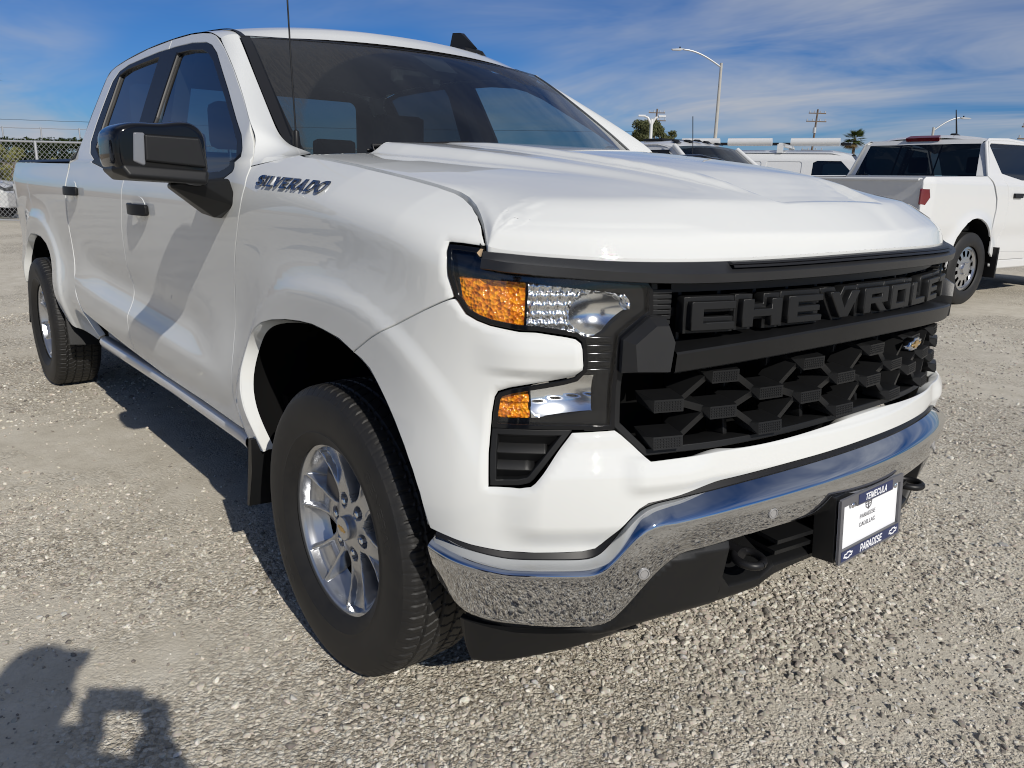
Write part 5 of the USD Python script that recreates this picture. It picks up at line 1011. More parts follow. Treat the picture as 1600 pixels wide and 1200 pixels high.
p = gpos(1113, 270, 52); street_lamp(p, 8.83, 2.55, 'tall concrete street lamp with a curved arm above the white cab', -cr * [1, 1, 0] - .1 * cf * [1, 1, 0])
p = gpos(1447, 280, 60); street_lamp(p, 5.9, 1.9, 'small street lamp arm rising behind the roof of the right pickup', cr * [1, 1, 0])
p = gpos(1013, 270, 74); T = thing('lot_lamp', 'white twin-armed lot lamp standing in front of the bushy tree', 'lamp post', None, (p[0], p[1], 0))
part(T, 'pole', tube([(0, 0, 0), (0, 0, 7.1)], [.17, .14], 12), 'far_white', smooth=True)
for sg in (-1, 1):
    ax = cr * [1, 1, 0] * sg; part(T, 'arm', tube([(0, 0, 6.6), ax * .35 + [0, 0, 7.2], ax * .8 + [0, 0, 7.35]], [.13, .10, .08], 8), 'far_white', smooth=True); part(T, 'lamp_head', hull([ax * a + cf * [1, 1, 0] * b + [0, 0, z_] for a in (.6, 1.25) for b in (-.2, .2) for z_ in (7.28, 7.42)]), 'far_white', smooth=30)
def utility_pole(u, depth, h, label, lean=0, arms=3):
    p = gpos(u, 285, depth); T = thing('utility_pole', label, 'utility pole', None, (p[0], p[1], 0)); part(T, 'pole', tube([(0, 0, 0), (cr[0] * lean, cr[1] * lean, h)], [.17, .11], 10), 'wood_pole', smooth=True)
    for k in range(arms):
        z_ = h - .5 - [0, 1.0, 4.6][k]; c = np.array([cr[0] * lean * z_ / h, cr[1] * lean * z_ / h, z_]); w_ = [1.1, 1.3, 1.4][k]; ax = cr * [1, 1, 0]
        part(T, 'crossarm', xf(box(-w_, w_, -.06, .06, -.06, .06), frame(c, ax / np.linalg.norm(ax), [-ax[1], ax[0], 0], [0, 0, 1])), 'wood_pole')
        for q in (-.9, -.35, .35, .9): part(T, 'insulator', xf(trimesh.creation.cylinder(.07, .25, sections=8), trimesh.transformations.translation_matrix(c + ax * w_ * q + [0, 0, .18])), 'galvanised', smooth=30)
    if arms > 1: part(T, 'transformer', xf(trimesh.creation.cylinder(.22, .7, sections=14), trimesh.transformations.translation_matrix((cr[0] * .3, cr[1] * .3, h - 2.6))), 'galvanised', smooth=30)
utility_pole(1260, 105, 11.2, 'dark wooden utility pole standing behind the van roof', .45)
utility_pole(1015, 110, 11.2, 'utility pole top showing right behind the white twin-armed lamp', .4, 2)
utility_pole(1600, 70, 7.4, 'utility pole cut by the right edge of the photo', .1, 2)
# --- trees
def palm(u, depth, h, label, crown, nf=46, seed=1, skirt=True, name='palm_tree'):
    p = gpos(u, 285, depth); T = thing(name, label, 'palm tree', None, (p[0], p[1], 0)); rg = np.random.default_rng(seed)
    part(T, 'trunk', tube([(0, 0, 0), (.05, .02, h * .5), (.0, .0, h)], [.26, .2, .19], 10), 'bark', smooth=True); V, F, n = [], [], 0; V2, F2, n2 = [], [], 0
    for k in range(nf):
        az = rg.uniform(0, 2 * np.pi); el = rg.uniform(-.9, 1.35); d = np.array([math.cos(az) * math.cos(el), math.sin(az) * math.cos(el), math.sin(el)]); L = crown * rg.uniform(.75, 1.05)
        st = np.array([0, 0, h]); sd = np.cross(d, [0, 0, 1]); sd /= np.linalg.norm(sd) + 1e-6; hub = st + d * L * .45 + [0, 0, -.05 * L]
        dry = skirt and el < -.45
        for j in range(15):
            f_ = (j - 7) / 7; dd = d * math.cos(f_ * 1.25) + sd * math.sin(f_ * 1.25); tip = hub + dd * L * .62 * (1 - .25 * abs(f_)) + np.array([0, 0, -.10 * L]); w_ = np.cross(dd, [.3, .2, 1]); w_ = w_ / np.linalg.norm(w_) * L * .035; m_ = (hub + tip) / 2
            q = np.array([hub, m_ + w_, tip, m_ - w_])
            if dry: V2.append(q); F2 += [[n2, n2 + 1, n2 + 2], [n2, n2 + 2, n2 + 3]]; n2 += 4
            else: V.append(q); F += [[n, n + 1, n + 2], [n, n + 2, n + 3]]; n += 4
        V.append(np.array([st, st + sd * .03, hub + sd * .02, hub - sd * .02])); F += [[n, n + 1, n + 2], [n, n + 2, n + 3]]; n += 4
    part(T, 'crown', (np.vstack(V), np.array(F), None), 'palm_leaf')
    if V2: part(T, 'dry_fronds', (np.vstack(V2), np.array(F2), None), 'dead_frond')
palm(1327, 110, 8.0, 'single fan palm standing on the skyline right of the utility pole', 1.9, 60, 3)
palm(-42, 30, 4.9, 'palm tree mostly outside the photo whose frond tips show at its left edge', 1.35, 60, 5)
def tree(name, u, depth, h, r, label, cat, m, n, leaf, seed, squash=.8, clumps=16):
    p = gpos(u, 285, depth); T = thing(name, label, cat, None, (p[0], p[1], 0)); rg = np.random.default_rng(seed)
    c = np.array([[rg.normal(0, r * .52), rg.normal(0, r * .52), h - r * squash + rg.normal(0, r * .38)] for _ in range(clumps)])
    part(T, 'trunk', tube([(0, 0, 0), (0, .05, h * .3), (.1, 0, h * .6)], [.2, .16, .1], 10), 'bark', smooth=True)
    for q in c[:6]: part(T, 'limb', tube([(0, .04, h * .35), q * [.5, .5, .75], q], [.09, .06, .02], 6), 'bark', smooth=True)
    part(T, 'crown', leaves(c, n, (r * .36, r * .36, r * .30), leaf, seed), m)
tree('bushy_tree', 1000, 84, 7.6, 1.75, 'olive green bushy tree behind the pillar of the big pickup', 'tree', 'olive_leaf', 6000, .15, 4)
tree('bushy_tree', 1028, 86, 7.3, 1.45, 'smaller rounded tree right of the twin-armed white lamp', 'tree', 'olive_leaf', 3600, .15, 9)
# --- bank, hedge and fence on the left
fh = cf * [1, 1, 0]; fh /= np.linalg.norm(fh); rh = np.array([fh[1], -fh[0], 0])
def LP(a, d, z_=0.0): return CAM[:3] * [1, 1, 0] + rh * a + fh * d + [0, 0, z_]
aa = np.linspace(-60, 4, 60); dd_ = np.linspace(25, 60, 30); A, Dp = np.meshgrid(aa, dd_, indexing='ij')
Zb = 1.50 * ss(26.5, 33, Dp) + .35 * ss(35, 60, Dp) + .25 * (meshkit.fbm(np.stack([A * .35, Dp * .35, A * 0], -1), 4, 5) - .5) * ss(25, 27, Dp) - .02
top('earth_bank', grid(LP(0, 0)[None, None] + A[..., None] * rh + Dp[..., None] * fh + Zb[..., None] * np.array([0, 0, 1.0]), True), 'bank_soil', kind='structure')
for k, (u, w_) in enumerate(((10, .52), (52, .36), (84, .42), (115, .38), (146, .45), (-32, .5), (-66, .5))):
    d = 34.0; a = (u - 800) / FPX * d * 1.0; c0 = LP(a, d, 1.56); T = thing('hedge_shrub', ['clipped dark green shrub at the left edge behind the fence', 'clipped dark shrub second from the left edge on the bank', 'clipped dark shrub third from the left edge on the bank', 'clipped dark shrub nearest the cab of the big pickup', 'clipped dark shrub of the row hidden behind the cab', 'clipped dark shrub just outside the left edge', 'clipped dark shrub farthest outside the left edge'][k], 'shrub', 'clipped shrubs in a row on the earth bank', c0)
    rg = np.random.default_rng(60 + k); cc = np.array([[*(rh * x_ + fh * y_)[:2], z_] for x_ in np.linspace(-w_, w_, 4) * .6 for y_ in (-.3, .3) for z_ in (.22, .70)]) + rg.normal(0, .05, (16, 3))
    part(T, 'crown', leaves(cc, 2800, (.185, .185, .27), .055, 70 + k), 'hedge_leaf'); part(T, 'stem', tube([(0, 0, -.3), (0, 0, .6)], [.05, .03], 6), 'bark', smooth=True)
FD = 19.9
FT = thing('chain_link_fence', 'silver chain-link fence with a top rail along the back of the lot', 'fence'); fa = np.arange(-22, 6.1, 2.6)
for a in fa: part(FT, 'post', tube([LP(a, FD), LP(a, FD, 1.95)], .033, 10), 'galvanised', smooth=True)
part(FT, 'top_rail', tube([LP(fa[0], FD, 1.93), LP(fa[-1], FD, 1.93)], .024, 8), 'galvanised', smooth=True); part(FT, 'bottom_rail', tube([LP(fa[0], FD, .06), LP(fa[-1], FD, .06)], .018, 8), 'galvanised', smooth=True)
wV, wF, nn_ = [], [], 0
def strip(p0, p1, r=.0035):
    global nn_
    d = p1 - p0; d /= np.linalg.norm(d); s_ = np.cross(d, fh); s_ /= np.linalg.norm(s_); q = [p0 + s_ * r, p0 - s_ * r * .5 + fh * r, p0 - s_ * r * .5 - fh * r, p1 + s_ * r, p1 - s_ * r * .5 + fh * r, p1 - s_ * r * .5 - fh * r]
    wV.extend(q); b = nn_
    for i in range(3): j = (i + 1) % 3; wF.extend([[b + i, b + j, b + 3 + j], [b + i, b + 3 + j, b + 3 + i]])
    nn_ += 6
for a in np.arange(-16.5, 0, .12):
    for sg in (-1, 1):
        strip(LP(a, FD + .01 * sg, .08), LP(a + sg * 1.84, FD + .01 * sg, 1.92), .005)
part(FT, 'wire_mesh', (np.array(wV), np.array(wF), None), 'galvanised', kind='stuff')
F2 = thing('wire_fence', 'thin wire fence on slim posts above the clipped shrubs', 'fence')
for a in np.linspace(-29, -14, 10): part(F2, 'post', tube([LP(a, 36, 1.7), LP(a, 36, 3.05)], .03, 6), 'galvanised', smooth=True)
for z_ in (2.55, 3.0): part(F2, 'wire', tube([LP(-29, 36, z_), LP(-14, 36, z_)], .012, 5), 'galvanised', smooth=True)
for k, (z_, zz) in enumerate(((9.9, 9.6),)):
    top('power_line', tube([LP(-130 + 13 * j, 140, z_ - 2.0 * math.sin(j / 12 * np.pi) * .4) for j in range(13)], .03, 5), 'trim_black', 'thin dark power line crossing the low sky behind the cab at far left', 'power line', smooth=True)
c0 = LP((14 - 800) / FPX * 23.6, 23.6); T = thing('shrub', 'yellow green leafy shrub rising behind the white car at the left edge', 'shrub', None, c0); rg = np.random.default_rng(3)
cc = np.array([[*(rh * rg.normal(-.1, .50) + fh * rg.normal(0, .2))[:2], rg.uniform(.9, 1.95)] for _ in range(26)])
part(T, 'crown', leaves(cc, 3400, (.20, .20, .18), .07, 4), 'shrub_leaf')
for q in cc[:9]: part(T, 'stem', tube([(0, 0, 0), q * [.5, .5, .55], q], [.03, .02, .008], 6), 'bark', smooth=True)
# ---------------------------------------------------------------- other vehicles
def side_y(x, z, hw, belt, lean=.36): return hw - .03 * ss(.75, .45, z) - .02 * ss(.95, .75, z) * ss(.55, .75, z) - np.maximum(z - belt, 0) * lean - .04 * ss(belt - .08, belt + .06, z)
class Car:
    def __init__(self, name, label, cat, loc, rot, group=None): self.T = thing(name, label, cat, group, loc, rot)
    def side(self, name, poly, Y, mat_, off=0.0, flange=.02, step=(.05, .04), parent=None, label=None):
        for sg in (-1, 1):
            F = lambda a, b, sg=sg: np.stack([a, sg * (Y(a, b) + off), b], -1)
            m_ = patch(poly, F, step, flange, flip=(sg > 0)); part(parent or self.T, name, m_, mat_, label=label)
def wheel_far(T, x, y, r, sg, w=.24, nsp=10, rimr=.60, name='wheel'):
    wp = path_for(T, name); xw = UsdGeom.Xform.Define(stage, wp); xw.AddTranslateOp().Set(Gf.Vec3d(x, y, r))
    if sg > 0: xw.AddRotateZOp().Set(180.0)
    rr = r * rimr; part(wp, 'tyre', revolve([(-.10, rr), (-.118, rr + .02), (-.122, (rr + r) / 2), (-.108, r - .022), (-.09, r - .004), (-.03, r), (-.028, r - .008), (-.02, r - .008), (-.018, r), (.018, r), (.02, r - .008), (.028, r - .008), (.03, r), (.09, r - .004), (.108, r - .02), (.12, rr)], 72), 'rubber', smooth=40)
    V, F, n = [], [], 0; th = np.linspace(0, 2 * np.pi, 241)[:-1]; rs = np.r_[np.linspace(.02, rr * .42, 5), np.linspace(rr * .5, rr * .84, 10), rr * .88, rr * .94, rr]
    Rr, TH = np.meshgrid(rs, th, indexing='ij'); d = np.abs((TH / (2 * np.pi) * nsp) % 1 - .5); o = -.06 - .02 * np.cos(Rr / rr * np.pi * .5) + np.where(Rr > rr * .86, -.02, 0); hole = (Rr > rr * .5) & (Rr < rr * .84) & (d < .27)
    P_ = np.stack([Rr * np.cos(TH), o, Rr * np.sin(TH)], -1); nt = len(th); I = np.arange(len(rs) * nt).reshape(len(rs), nt); J = np.roll(I, -1, 1); Fq = np.stack([I[:-1], J[:-1], J[1:], I[1:]], -1).reshape(-1, 4); Fq = Fq[~hole.ravel()[Fq].all(1)]
    part(wp, 'rim', trimesh.Trimesh(P_.reshape(-1, 3), np.vstack([Fq[:, :3], Fq[:, [0, 2, 3]]]), process=False), 'alloy', smooth=35)
    part(wp, 'hub_cap', revolve([(-.10, 0), (-.098, rr * .25), (-.07, rr * .3)], 24), 'alloy', smooth=35); part(wp, 'inner_drum', revolve([(.0, 0), (.0, rr * .95)], 24), 'void_black')
    for k in range(6): part(wp, 'lug_nut', xf(trimesh.creation.cylinder(.012, .03, sections=6), frame((.07 * math.cos(k * 1.047), -.085, .07 * math.sin(k * 1.047)), [1, 0, 0], [0, 0, 1], [0, -1, 0])), 'bright_metal')
# --- the pickup on the right, seen from behind
c2 = Car('pickup_truck', 'white pickup parked on the right, its rear window and tail lamp facing us', 'pickup truck', (-2.95, 8.25, 0), 84.9)
Y2 = lambda x, z: side_y(x, z, .955, 1.44, .34) + .035 * np.exp(-np.maximum(np.hypot(x, (z - .42)) - .52, 0)**2 / .09**2) * (z < 1.1) - .05 * ss(-.95, -1.15, x)
th = np.linspace(0, np.pi, 15); arc2 = [(.50 * math.cos(t), .43 + .575 * math.sin(t)) for t in th]
bed2 = Polygon([(-1.13, .66), (-1.13, 1.40), (-1.08, 1.435), (.20, 1.47), (.27, 1.40), (.40, 1.22), (.43, 1.1), (.40, .90), (.385, .60), (.39, .50)] + [(.50, .46)] + arc2 + [(-.50, .55), (-.58, .62)]).buffer(0)
tl_ = Polygon([(-1.14, 1.15), (-1.14, 1.31), (-1.04, 1.31), (-1.02, 1.22), (-1.07, 1.14)])
c2.side('bed_side', bed2.difference(tl_), Y2, 'far_white'); c2.side('tail_light', tl_, Y2, 'red_lens', -.004)
win2 = Polygon([(.57, 1.515), (.40, 1.82), (.44, 1.845), (1.36, 1.86), (1.40, 1.45), (1.02, 1.445)]).buffer(-.01).buffer(.01)
cabo = Polygon([(.235, 1.475), (.30, 1.42), (.44, 1.22), (.465, 1.1), (.44, .90), (.425, .60), (.56, .50), (1.44, .50), (1.44, 1.90), (.9, 1.925), (.42, 1.905), (.335, 1.86)])
door2 = Polygon([(.56, 1.44), (.64, 1.36), (.72, 1.2), (.71, .9), (.64, .72), (.66, .60), (1.43, .58), (1.43, 1.88), (.9, 1.90), (.44, 1.88), (.36, 1.84)])
c2.side('cab_side', cabo.difference(door2).difference(win2), Y2, 'far_white'); c2.side('rear_door', door2.difference(win2).buffer(-.006), Y2, 'far_white', .001); c2.side('door_window', win2, Y2, 'far_glass', -.012)
fd2 = Polygon([(1.45, .58), (1.45, 1.88), (1.9, 1.87), (2.45, 1.45), (2.52, 1.3), (2.5, .58)]); wf2 = Polygon([(1.52, 1.45), (1.52, 1.84), (1.86, 1.82), (2.32, 1.45)]); ff2 = Polygon([(2.53, .6), (2.53, 1.32), (3.2, 1.28), (4.05, 1.15), (4.2, .95), (4.2, .6), (3.86, .55)] + [(3.34 + .50 * math.cos(t), .43 + .575 * math.sin(t)) for t in th] + [(2.8, .5)])
c2.side('front_door', fd2.difference(wf2), Y2, 'far_white'); c2.side('door_window', wf2, Y2, 'far_glass', -.012); c2.side('front_fender', ff2, Y2, 'far_white')
for sg in (-1, 1):
    for xc in (1.07, 2.05) if sg < 0 else (): 
        hb = rounded(sbox(xc - .26 + .0, 1.235, xc - .06, 1.285), .012) if xc < 1.5 else rounded(sbox(xc - .42, 1.235, xc - .22, 1.285), .012)
        part(c2.T, 'door_handle', patch(hb, lambda a, b: np.stack([a, -(Y2(a, b) + .03), b], -1), (.05, .03), .03), 'black_plastic')
    for xc in (0, 3.34): wheel_far(c2.T, xc, sg * .84, .42, sg, nsp=12, rimr=.62)
    part(c2.T, 'mud_flap', box(.50, .53, sg * .91 - .12, sg * .91 + .02, .30, .66), 'black_plastic'); part(c2.T, 'sill', box(.55, 2.75, sg * .86 - .06, sg * .86 + .06, .38, .50, .02), 'far_white')
    part(c2.T, 'wheel_liner', meshkit.arrays(hull([(.5 * math.cos(t) * .98, sg * y_, .43 + .56 * math.sin(t)) for t in th for y_ in (.60, .62)])), 'void_black')
    part(c2.T, 'arch_lining', grid(np.array([[(.505 * math.cos(t), sg * y_, .43 + .58 * math.sin(t)) for y_ in (.96, .6)] for t in th]), sg > 0), 'void_black')
yy2 = np.linspace(-1, 1, 17)
def rearsurf(z0, z1, w0, w1, x0, x1): return grid(np.array([[(x0 + (x1 - x0) * t - .03 * (1 - y_**2) * 1.2, (w0 + (w1 - w0) * t) * y_, z0 + (z1 - z0) * t) for t in np.linspace(0, 1, 5)] for y_ in yy2]), True)
part(c2.T, 'cab_back', rearsurf(1.30, 1.47, .90, .90, .20, .215), 'far_white'); part(c2.T, 'rear_window', rearsurf(1.475, 1.845, .775, .70, .215, .365), 'privacy_glass')
part(c2.T, 'window_surround', join([rearsurf(1.845, 1.90, .72, .69, .365, .40), ]), 'far_white')
for sg in (-1, 1): part(c2.T, 'cab_corner', meshkit.arrays(grid(np.array([[np.array([.215 + .15 * t, sg * (.775 - .075 * t), 1.475 + .37 * t]) * (1 - w_) + np.array([.27 + .10 * t, sg * (Y2(.3, 1.475 + .37 * t)), 1.475 + .40 * t]) * w_ for w_ in (0, .5, 1)] for t in np.linspace(0, 1, 8)]), sg < 0)[:2], True), 'far_white')
part(c2.T, 'window_divider', join([hull([(.19 + dx, y0 + a, 1.478) for a in (-.008, .008) for dx in (-.004, .01)] + [(.34 + dx, y0 + a, 1.842) for a in (-.008, .008) for dx in (-.004, .01)]) for y0 in (.26, -.26)][:1]), 'trim_black'); part(c2.T, 'window_divider', hull([(.19 + dx, -.26 + a, 1.478) for a in (-.006, .006) for dx in (-.004, .01)] + [(.34 + dx, -.26 + a, 1.842) for a in (-.006, .006) for dx in (-.004, .01)]), 'trim_black')
rx = np.linspace(.38, 1.95, 12); part(c2.T, 'roof', grid(np.array([[(x_, y_ * .70, 1.90 + .065 * (1 - abs(y_)**2.5) - .10 * max(0, (x_ - 1.3) / .65)**2 - .04 * max(0, (.5 - x_) / .12)) for x_ in rx] for y_ in yy2]), True), 'far_white')
part(c2.T, 'brake_lamp', hull([(.345 + a, y_, z_) for a, y_, z_ in ((0, .21, 1.885), (0, -.21, 1.885), (-.02, .21, 1.925), (-.02, -.21, 1.925), (.05, .19, 1.955), (.05, -.19, 1.955), (.06, .19, 1.90), (.06, -.19, 1.90))]), 'red_lens', smooth=30)
part(c2.T, 'antenna', tube([(1.35, .10, 1.955), (1.33, .10, 2.0), (1.22, .10, 2.32)], [.02, .012, .006], 8), 'trim_black', smooth=True); part(c2.T, 'antenna_base', hull([(1.2 + a, .10 + b, z_) for a, b, z_ in ((0, .07, 1.955), (0, -.07, 1.955), (.28, .06, 1.95), (.28, -.06, 1.95), (.05, .03, 2.03), (.2, .0, 2.02), (.05, -.03, 2.03))]), 'trim_black', smooth=30)
part(c2.T, 'tailgate', grid(np.array([[(-1.14 + .03 * math.sin(t * 3), y_ * .90, .75 + .66 * t) for t in np.linspace(0, 1, 9)] for y_ in yy2])), 'far_white'); part(c2.T, 'tailgate_top', box(-1.15, -1.07, -.86, .86, 1.39, 1.425, .012), 'far_white', smooth=30)
part(c2.T, 'rear_bumper', box(-1.30, -1.10, -.90, .90, .52, .74, .04), 'black_plastic', smooth=30); part(c2.T, 'bed_floor', box(-1.1, .2, -.8, .8, .85, .90), 'black_plastic'); part(c2.T, 'underbody', box(-1.0, 3.9, -.60, .60, .35, .75), 'void_black')
part(c2.T, 'bonnet', grid(np.array([[(x_, y_ * .88, 1.28 - .10 * ((x_ - 2.4) / 1.7)**2 + .05 * (1 - y_**2)) for x_ in np.linspace(2.3, 4.15, 8)] for y_ in yy2]), True), 'far_white'); part(c2.T, 'windscreen', grid(np.array([[(1.95 + .6 * t, y_ * (.66 + .14 * t), 1.86 - .52 * t) for t in np.linspace(0, 1, 5)] for y_ in yy2]), True), 'far_glass')
for sy in (-.38, .38): part(c2.T, 'seat', box(.95, 1.10, sy - .24, sy + .24, .9, 1.50, .05), 'seat_fabric', smooth=30); part(c2.T, 'headrest', box(.95, 1.05, sy - .12, sy + .12, 1.52, 1.72, .03), 'seat_fabric', smooth=30)
# --- the white pickup whose cab roof shows over the bonnet
q = at(1085, 240, 12.6); hd = np.degrees(math.atan2(-cf[1] * .80 + cr[1] * .60, -cf[0] * .80 + cr[0] * .60))
c3 = Car('pickup_truck', 'white pickup behind the bonnet, only its cab roof and windscreen showing', 'pickup truck', (q[0], q[1], 0), hd)
Y3 = lambda x, z: side_y(x, z, .98, 1.30, .34)
sd3 = Polygon([(-1.5, .6), (-1.5, 1.33), (-1.35, 1.80), (-1.2, 1.88), (-.1, 1.90), (.25, 1.84), (.95, 1.33), (2.5, 1.25), (2.6, .6)]); w3 = Polygon([(-1.25, 1.36), (-1.18, 1.80), (.12, 1.80), (.72, 1.36)])
c3.side('cab_side', sd3.difference(w3), Y3, 'far_white'); c3.side('door_window', w3, Y3, 'far_glass', -.012)
part(c3.T, 'window_visor', grid(np.array([[(x_, -(Y3(0, z_) + .03), z_) for z_ in (1.80, 1.70)] for x_ in np.linspace(-1.1, .2, 6)])), 'trim_black')
part(c3.T, 'roof', grid(np.array([[(x_, y_ * .765, 1.885 + .085 * (1 - abs(y_)**2.6) - .10 * max(0, (x_ + .15) / .4)**2) for x_ in np.linspace(-1.35, .27, 10)] for y_ in yy2]), True), 'far_white')
part(c3.T, 'windscreen', grid(np.array([[(.26 + .10 * (1 - y_**2) + .70 * t, y_ * (.735 + .12 * t), 1.85 + .03 * (1 - y_**2) - .52 * t) for t in np.linspace(0, 1, 6)] for y_ in yy2]), True), 'far_glass')
for sg in (-1, 1): part(c3.T, 'pillar', tube([(.24, sg * .75, 1.86), (.60, sg * .81, 1.60), (.97, sg * .875, 1.33)], .04, 8), 'far_white', smooth=True); part(c3.T, 'door_mirror', box(.55, .72, sg * 1.12 - .13, sg * 1.12 + .13, 1.28, 1.52, .03), 'trim_black', smooth=30)
part(c3.T, 'bonnet', grid(np.array([[(x_, y_ * .92, 1.33 - .05 * ((x_ - .9) / 1.6)**2 + .06 * (1 - y_**2)) for x_ in np.linspace(.85, 2.55, 8)] for y_ in yy2]), True), 'far_white'); part(c3.T, 'grille', box(2.5, 2.6, -.85, .85, .75, 1.28, .02), 'black_plastic', smooth=30)
for y_ in (-.50, -.22, 0, .22, .50): part(c3.T, 'roof_lamp', hull([(.05 + a, y_ + b, 1.965 - .03 * abs(y_) * 2 + c) for a, b, c in ((-.07, .045, 0), (-.07, -.045, 0), (.07, .05, -.02), (.07, -.05, -.02), (-.04, .03, .025), (-.04, -.03, .025), (.03, 0, .02))]), 'trim_black', smooth=30)
part(c3.T, 'sunroof_panel', hull([(x_, y_, 1.965 + z_) for x_ in (-.75, -.35) for y_ in (-.38, .38) for z_ in (0, .035)]), 'trim_black'); part(c3.T, 'antenna', tube([(.75, -.88, 1.34), (.66, -.88, 2.25)], .006, 6), 'trim_black', smooth=True)
for sg in (-1, 1):
    for xc in (-2.1, 1.9): wheel_far(c3.T, xc, sg * .86, .40, sg)
part(c3.T, 'lower_body', box(-2.9, 2.4, -.8, .8, .42, .9), 'void_black'); part(c3.T, 'load_bed', box(-3.0, -1.52, -.95, .95, .65, 1.30, .03), 'far_white', smooth=30)
# --- cargo van with a ladder rack
q = at(1240, 260, 18.0); hd = np.degrees(math.atan2(cr[1] * .88 - cf[1] * .47, cr[0] * .88 - cf[0] * .47))
c4 = Car('cargo_van', 'white cargo van with a ladder rack on its roof behind the bonnet', 'van', (q[0], q[1], 0), hd)
Y4 = lambda x, z: side_y(x, z, 1.0, 1.25, .14) - .10 * ss(1.86, 2.06, z)
s4 = Polygon([(-3.2, .55), (-3.2, 1.95), (-3.1, 2.02), (1.1, 2.02), (1.28, 1.96), (1.80, 1.35), (2.5, 1.22), (2.62, .55)]); wv = Polygon([(.50, 1.30), (.52, 1.82), (.60, 1.86), (1.08, 1.86), (1.55, 1.40), (1.56, 1.30)])
pan = [sbox(x0, 1.28, x1, 1.84) for x0, x1 in ((-3.0, -2.2), (-2.05, -1.35), (-1.25, -.55), (-.45, .30))]
rp = shapely.union_all([rounded(p_, .05) for p_ in pan])
c4.side('body_side', s4.difference(wv).difference(rp), Y4, 'far_white'); c4.side('door_window', wv, Y4, 'far_glass', -.012)
for p_ in pan: c4.side('side_panel', rounded(p_, .05), Y4, 'far_white', -.012, .0)
part(c4.T, 'window_sticker', patch(sbox(.85, 1.36, 1.22, 1.60), lambda a, b: np.stack([a, -(Y4(a, b) - .02), b], -1), (.2, .2), 0), 'plate_white')
part(c4.T, 'roof', grid(np.array([[(x_, y_ * .80, 2.015 + .09 * (1 - abs(y_)**2.6) - .10 * max(0, (x_ - .9) / .4)**2) for x_ in np.linspace(-3.15, 1.25, 12)] for y_ in yy2]), True), 'far_white')
part(c4.T, 'windscreen', grid(np.array([[(1.25 + .55 * t + .1 * (1 - y_**2), y_ * (.80 + .10 * t), 1.97 - .62 * t) for t in np.linspace(0, 1, 5)] for y_ in yy2]), True), 'far_glass'); part(c4.T, 'bonnet', grid(np.array([[(x_, y_ * .95, 1.37 - .12 * (x_ - 1.75) + .04 * (1 - y_**2)) for x_ in np.linspace(1.75, 2.55, 5)] for y_ in yy2]), True), 'far_white')
part(c4.T, 'door_mirror', box(1.40, 1.55, -1.25, -1.02, 1.28, 1.52, .03), 'trim_black', smooth=30); part(c4.T, 'underbody', box(-3.1, 2.4, -.8, .8, .4, .7), 'void_black')
for sg in (-1, 1):
    for xc in (-2.0, 1.75): wheel_far(c4.T, xc, sg * .88, .37, sg)
for x_ in (-2.6, -.2): 
    part(c4.T, 'rack_bar', join([box(x_ - .04, x_ + .04, -.78, .78, 2.17, 2.23)]), 'far_white'); 
    for sg in (-1, 1): part(c4.T, 'rack_leg', box(x_ - .06, x_ + .06, sg * .78 - .04, sg * .78 + .04, 2.02, 2.20), 'far_white')
for x0, x1 in ((-2.4, -1.55), (-1.35, -.4), (0, 1.0)): part(c4.T, 'rack_tube', xf(trimesh.creation.cylinder(.085, x1 - x0, sections=16), frame(((x0 + x1) / 2, -.70, 2.25), [0, 0, -1], [0, 1, 0], [1, 0, 0])), 'far_white', smooth=40)
part(c4.T, 'rack_rail', box(-2.7, 1.1, .55, .62, 2.24, 2.30), 'trim_black')
# --- pale car behind the fence
q = LP((4 - 800) / FPX * 21.4, 21.4); hd = np.degrees(math.atan2(rh[1], rh[0]))
c5 = Car('parked_car', 'white car behind the chain-link fence at the left edge, its headlamp showing', 'car', (q[0] - rh[0] * 1.6, q[1] - rh[1] * 1.6, 0), hd + 4)
Y5 = lambda x, z: side_y(x, z, .90, .98, .35) - .28 * ss(1.55, 2.12, x)**2
s5 = Polygon([(-2.2, .32), (-2.2, .95), (-1.9, 1.5), (-.2, 1.52), (.75, 1.02), (1.75, .90), (2.08, .74), (2.12, .32)]); w5 = Polygon([(-1.85, 1.02), (-1.7, 1.42), (-.2, 1.44), (.45, 1.02)]); h5 = Polygon([(1.55, .80), (1.62, .88), (1.95, .79), (2.02, .70), (1.75, .72)])
c5.side('body_side', s5.difference(w5).difference(h5), Y5, 'far_white'); c5.side('door_window', w5, Y5, 'far_glass', -.01); c5.side('headlamp', h5, Y5, 'reflector', -.004)
part(c5.T, 'roof', grid(np.array([[(x_, y_ * .70, 1.51 + .04 * (1 - y_**2)) for x_ in np.linspace(-1.9, -.2, 6)] for y_ in yy2]), True), 'far_white'); part(c5.T, 'bonnet', grid(np.array([[(x_, y_ * (.82 - .28 * ss(1.5, 2.1, x_)), 1.04 - .10 * (x_ - .7) - .16 * max(0, x_ - 1.7)**2 * 4 + .05 * (1 - y_**2)) for x_ in np.linspace(.7, 2.1, 8)] for y_ in yy2]), True), 'far_white')
part(c5.T, 'windscreen', grid(np.array([[(-.2 + .95 * t, y_ * (.68 + .12 * t), 1.52 - .48 * t + .03 * (1 - y_**2)) for t in np.linspace(0, 1, 5)] for y_ in yy2]), True), 'far_glass'); part(c5.T, 'front_bumper', box(2.0, 2.15, -.6, .6, .30, .72, .04), 'far_white', smooth=30)
for sg in (-1, 1):
    for xc in (-1.35, 1.35): wheel_far(c5.T, xc, sg * .80, .33, sg)

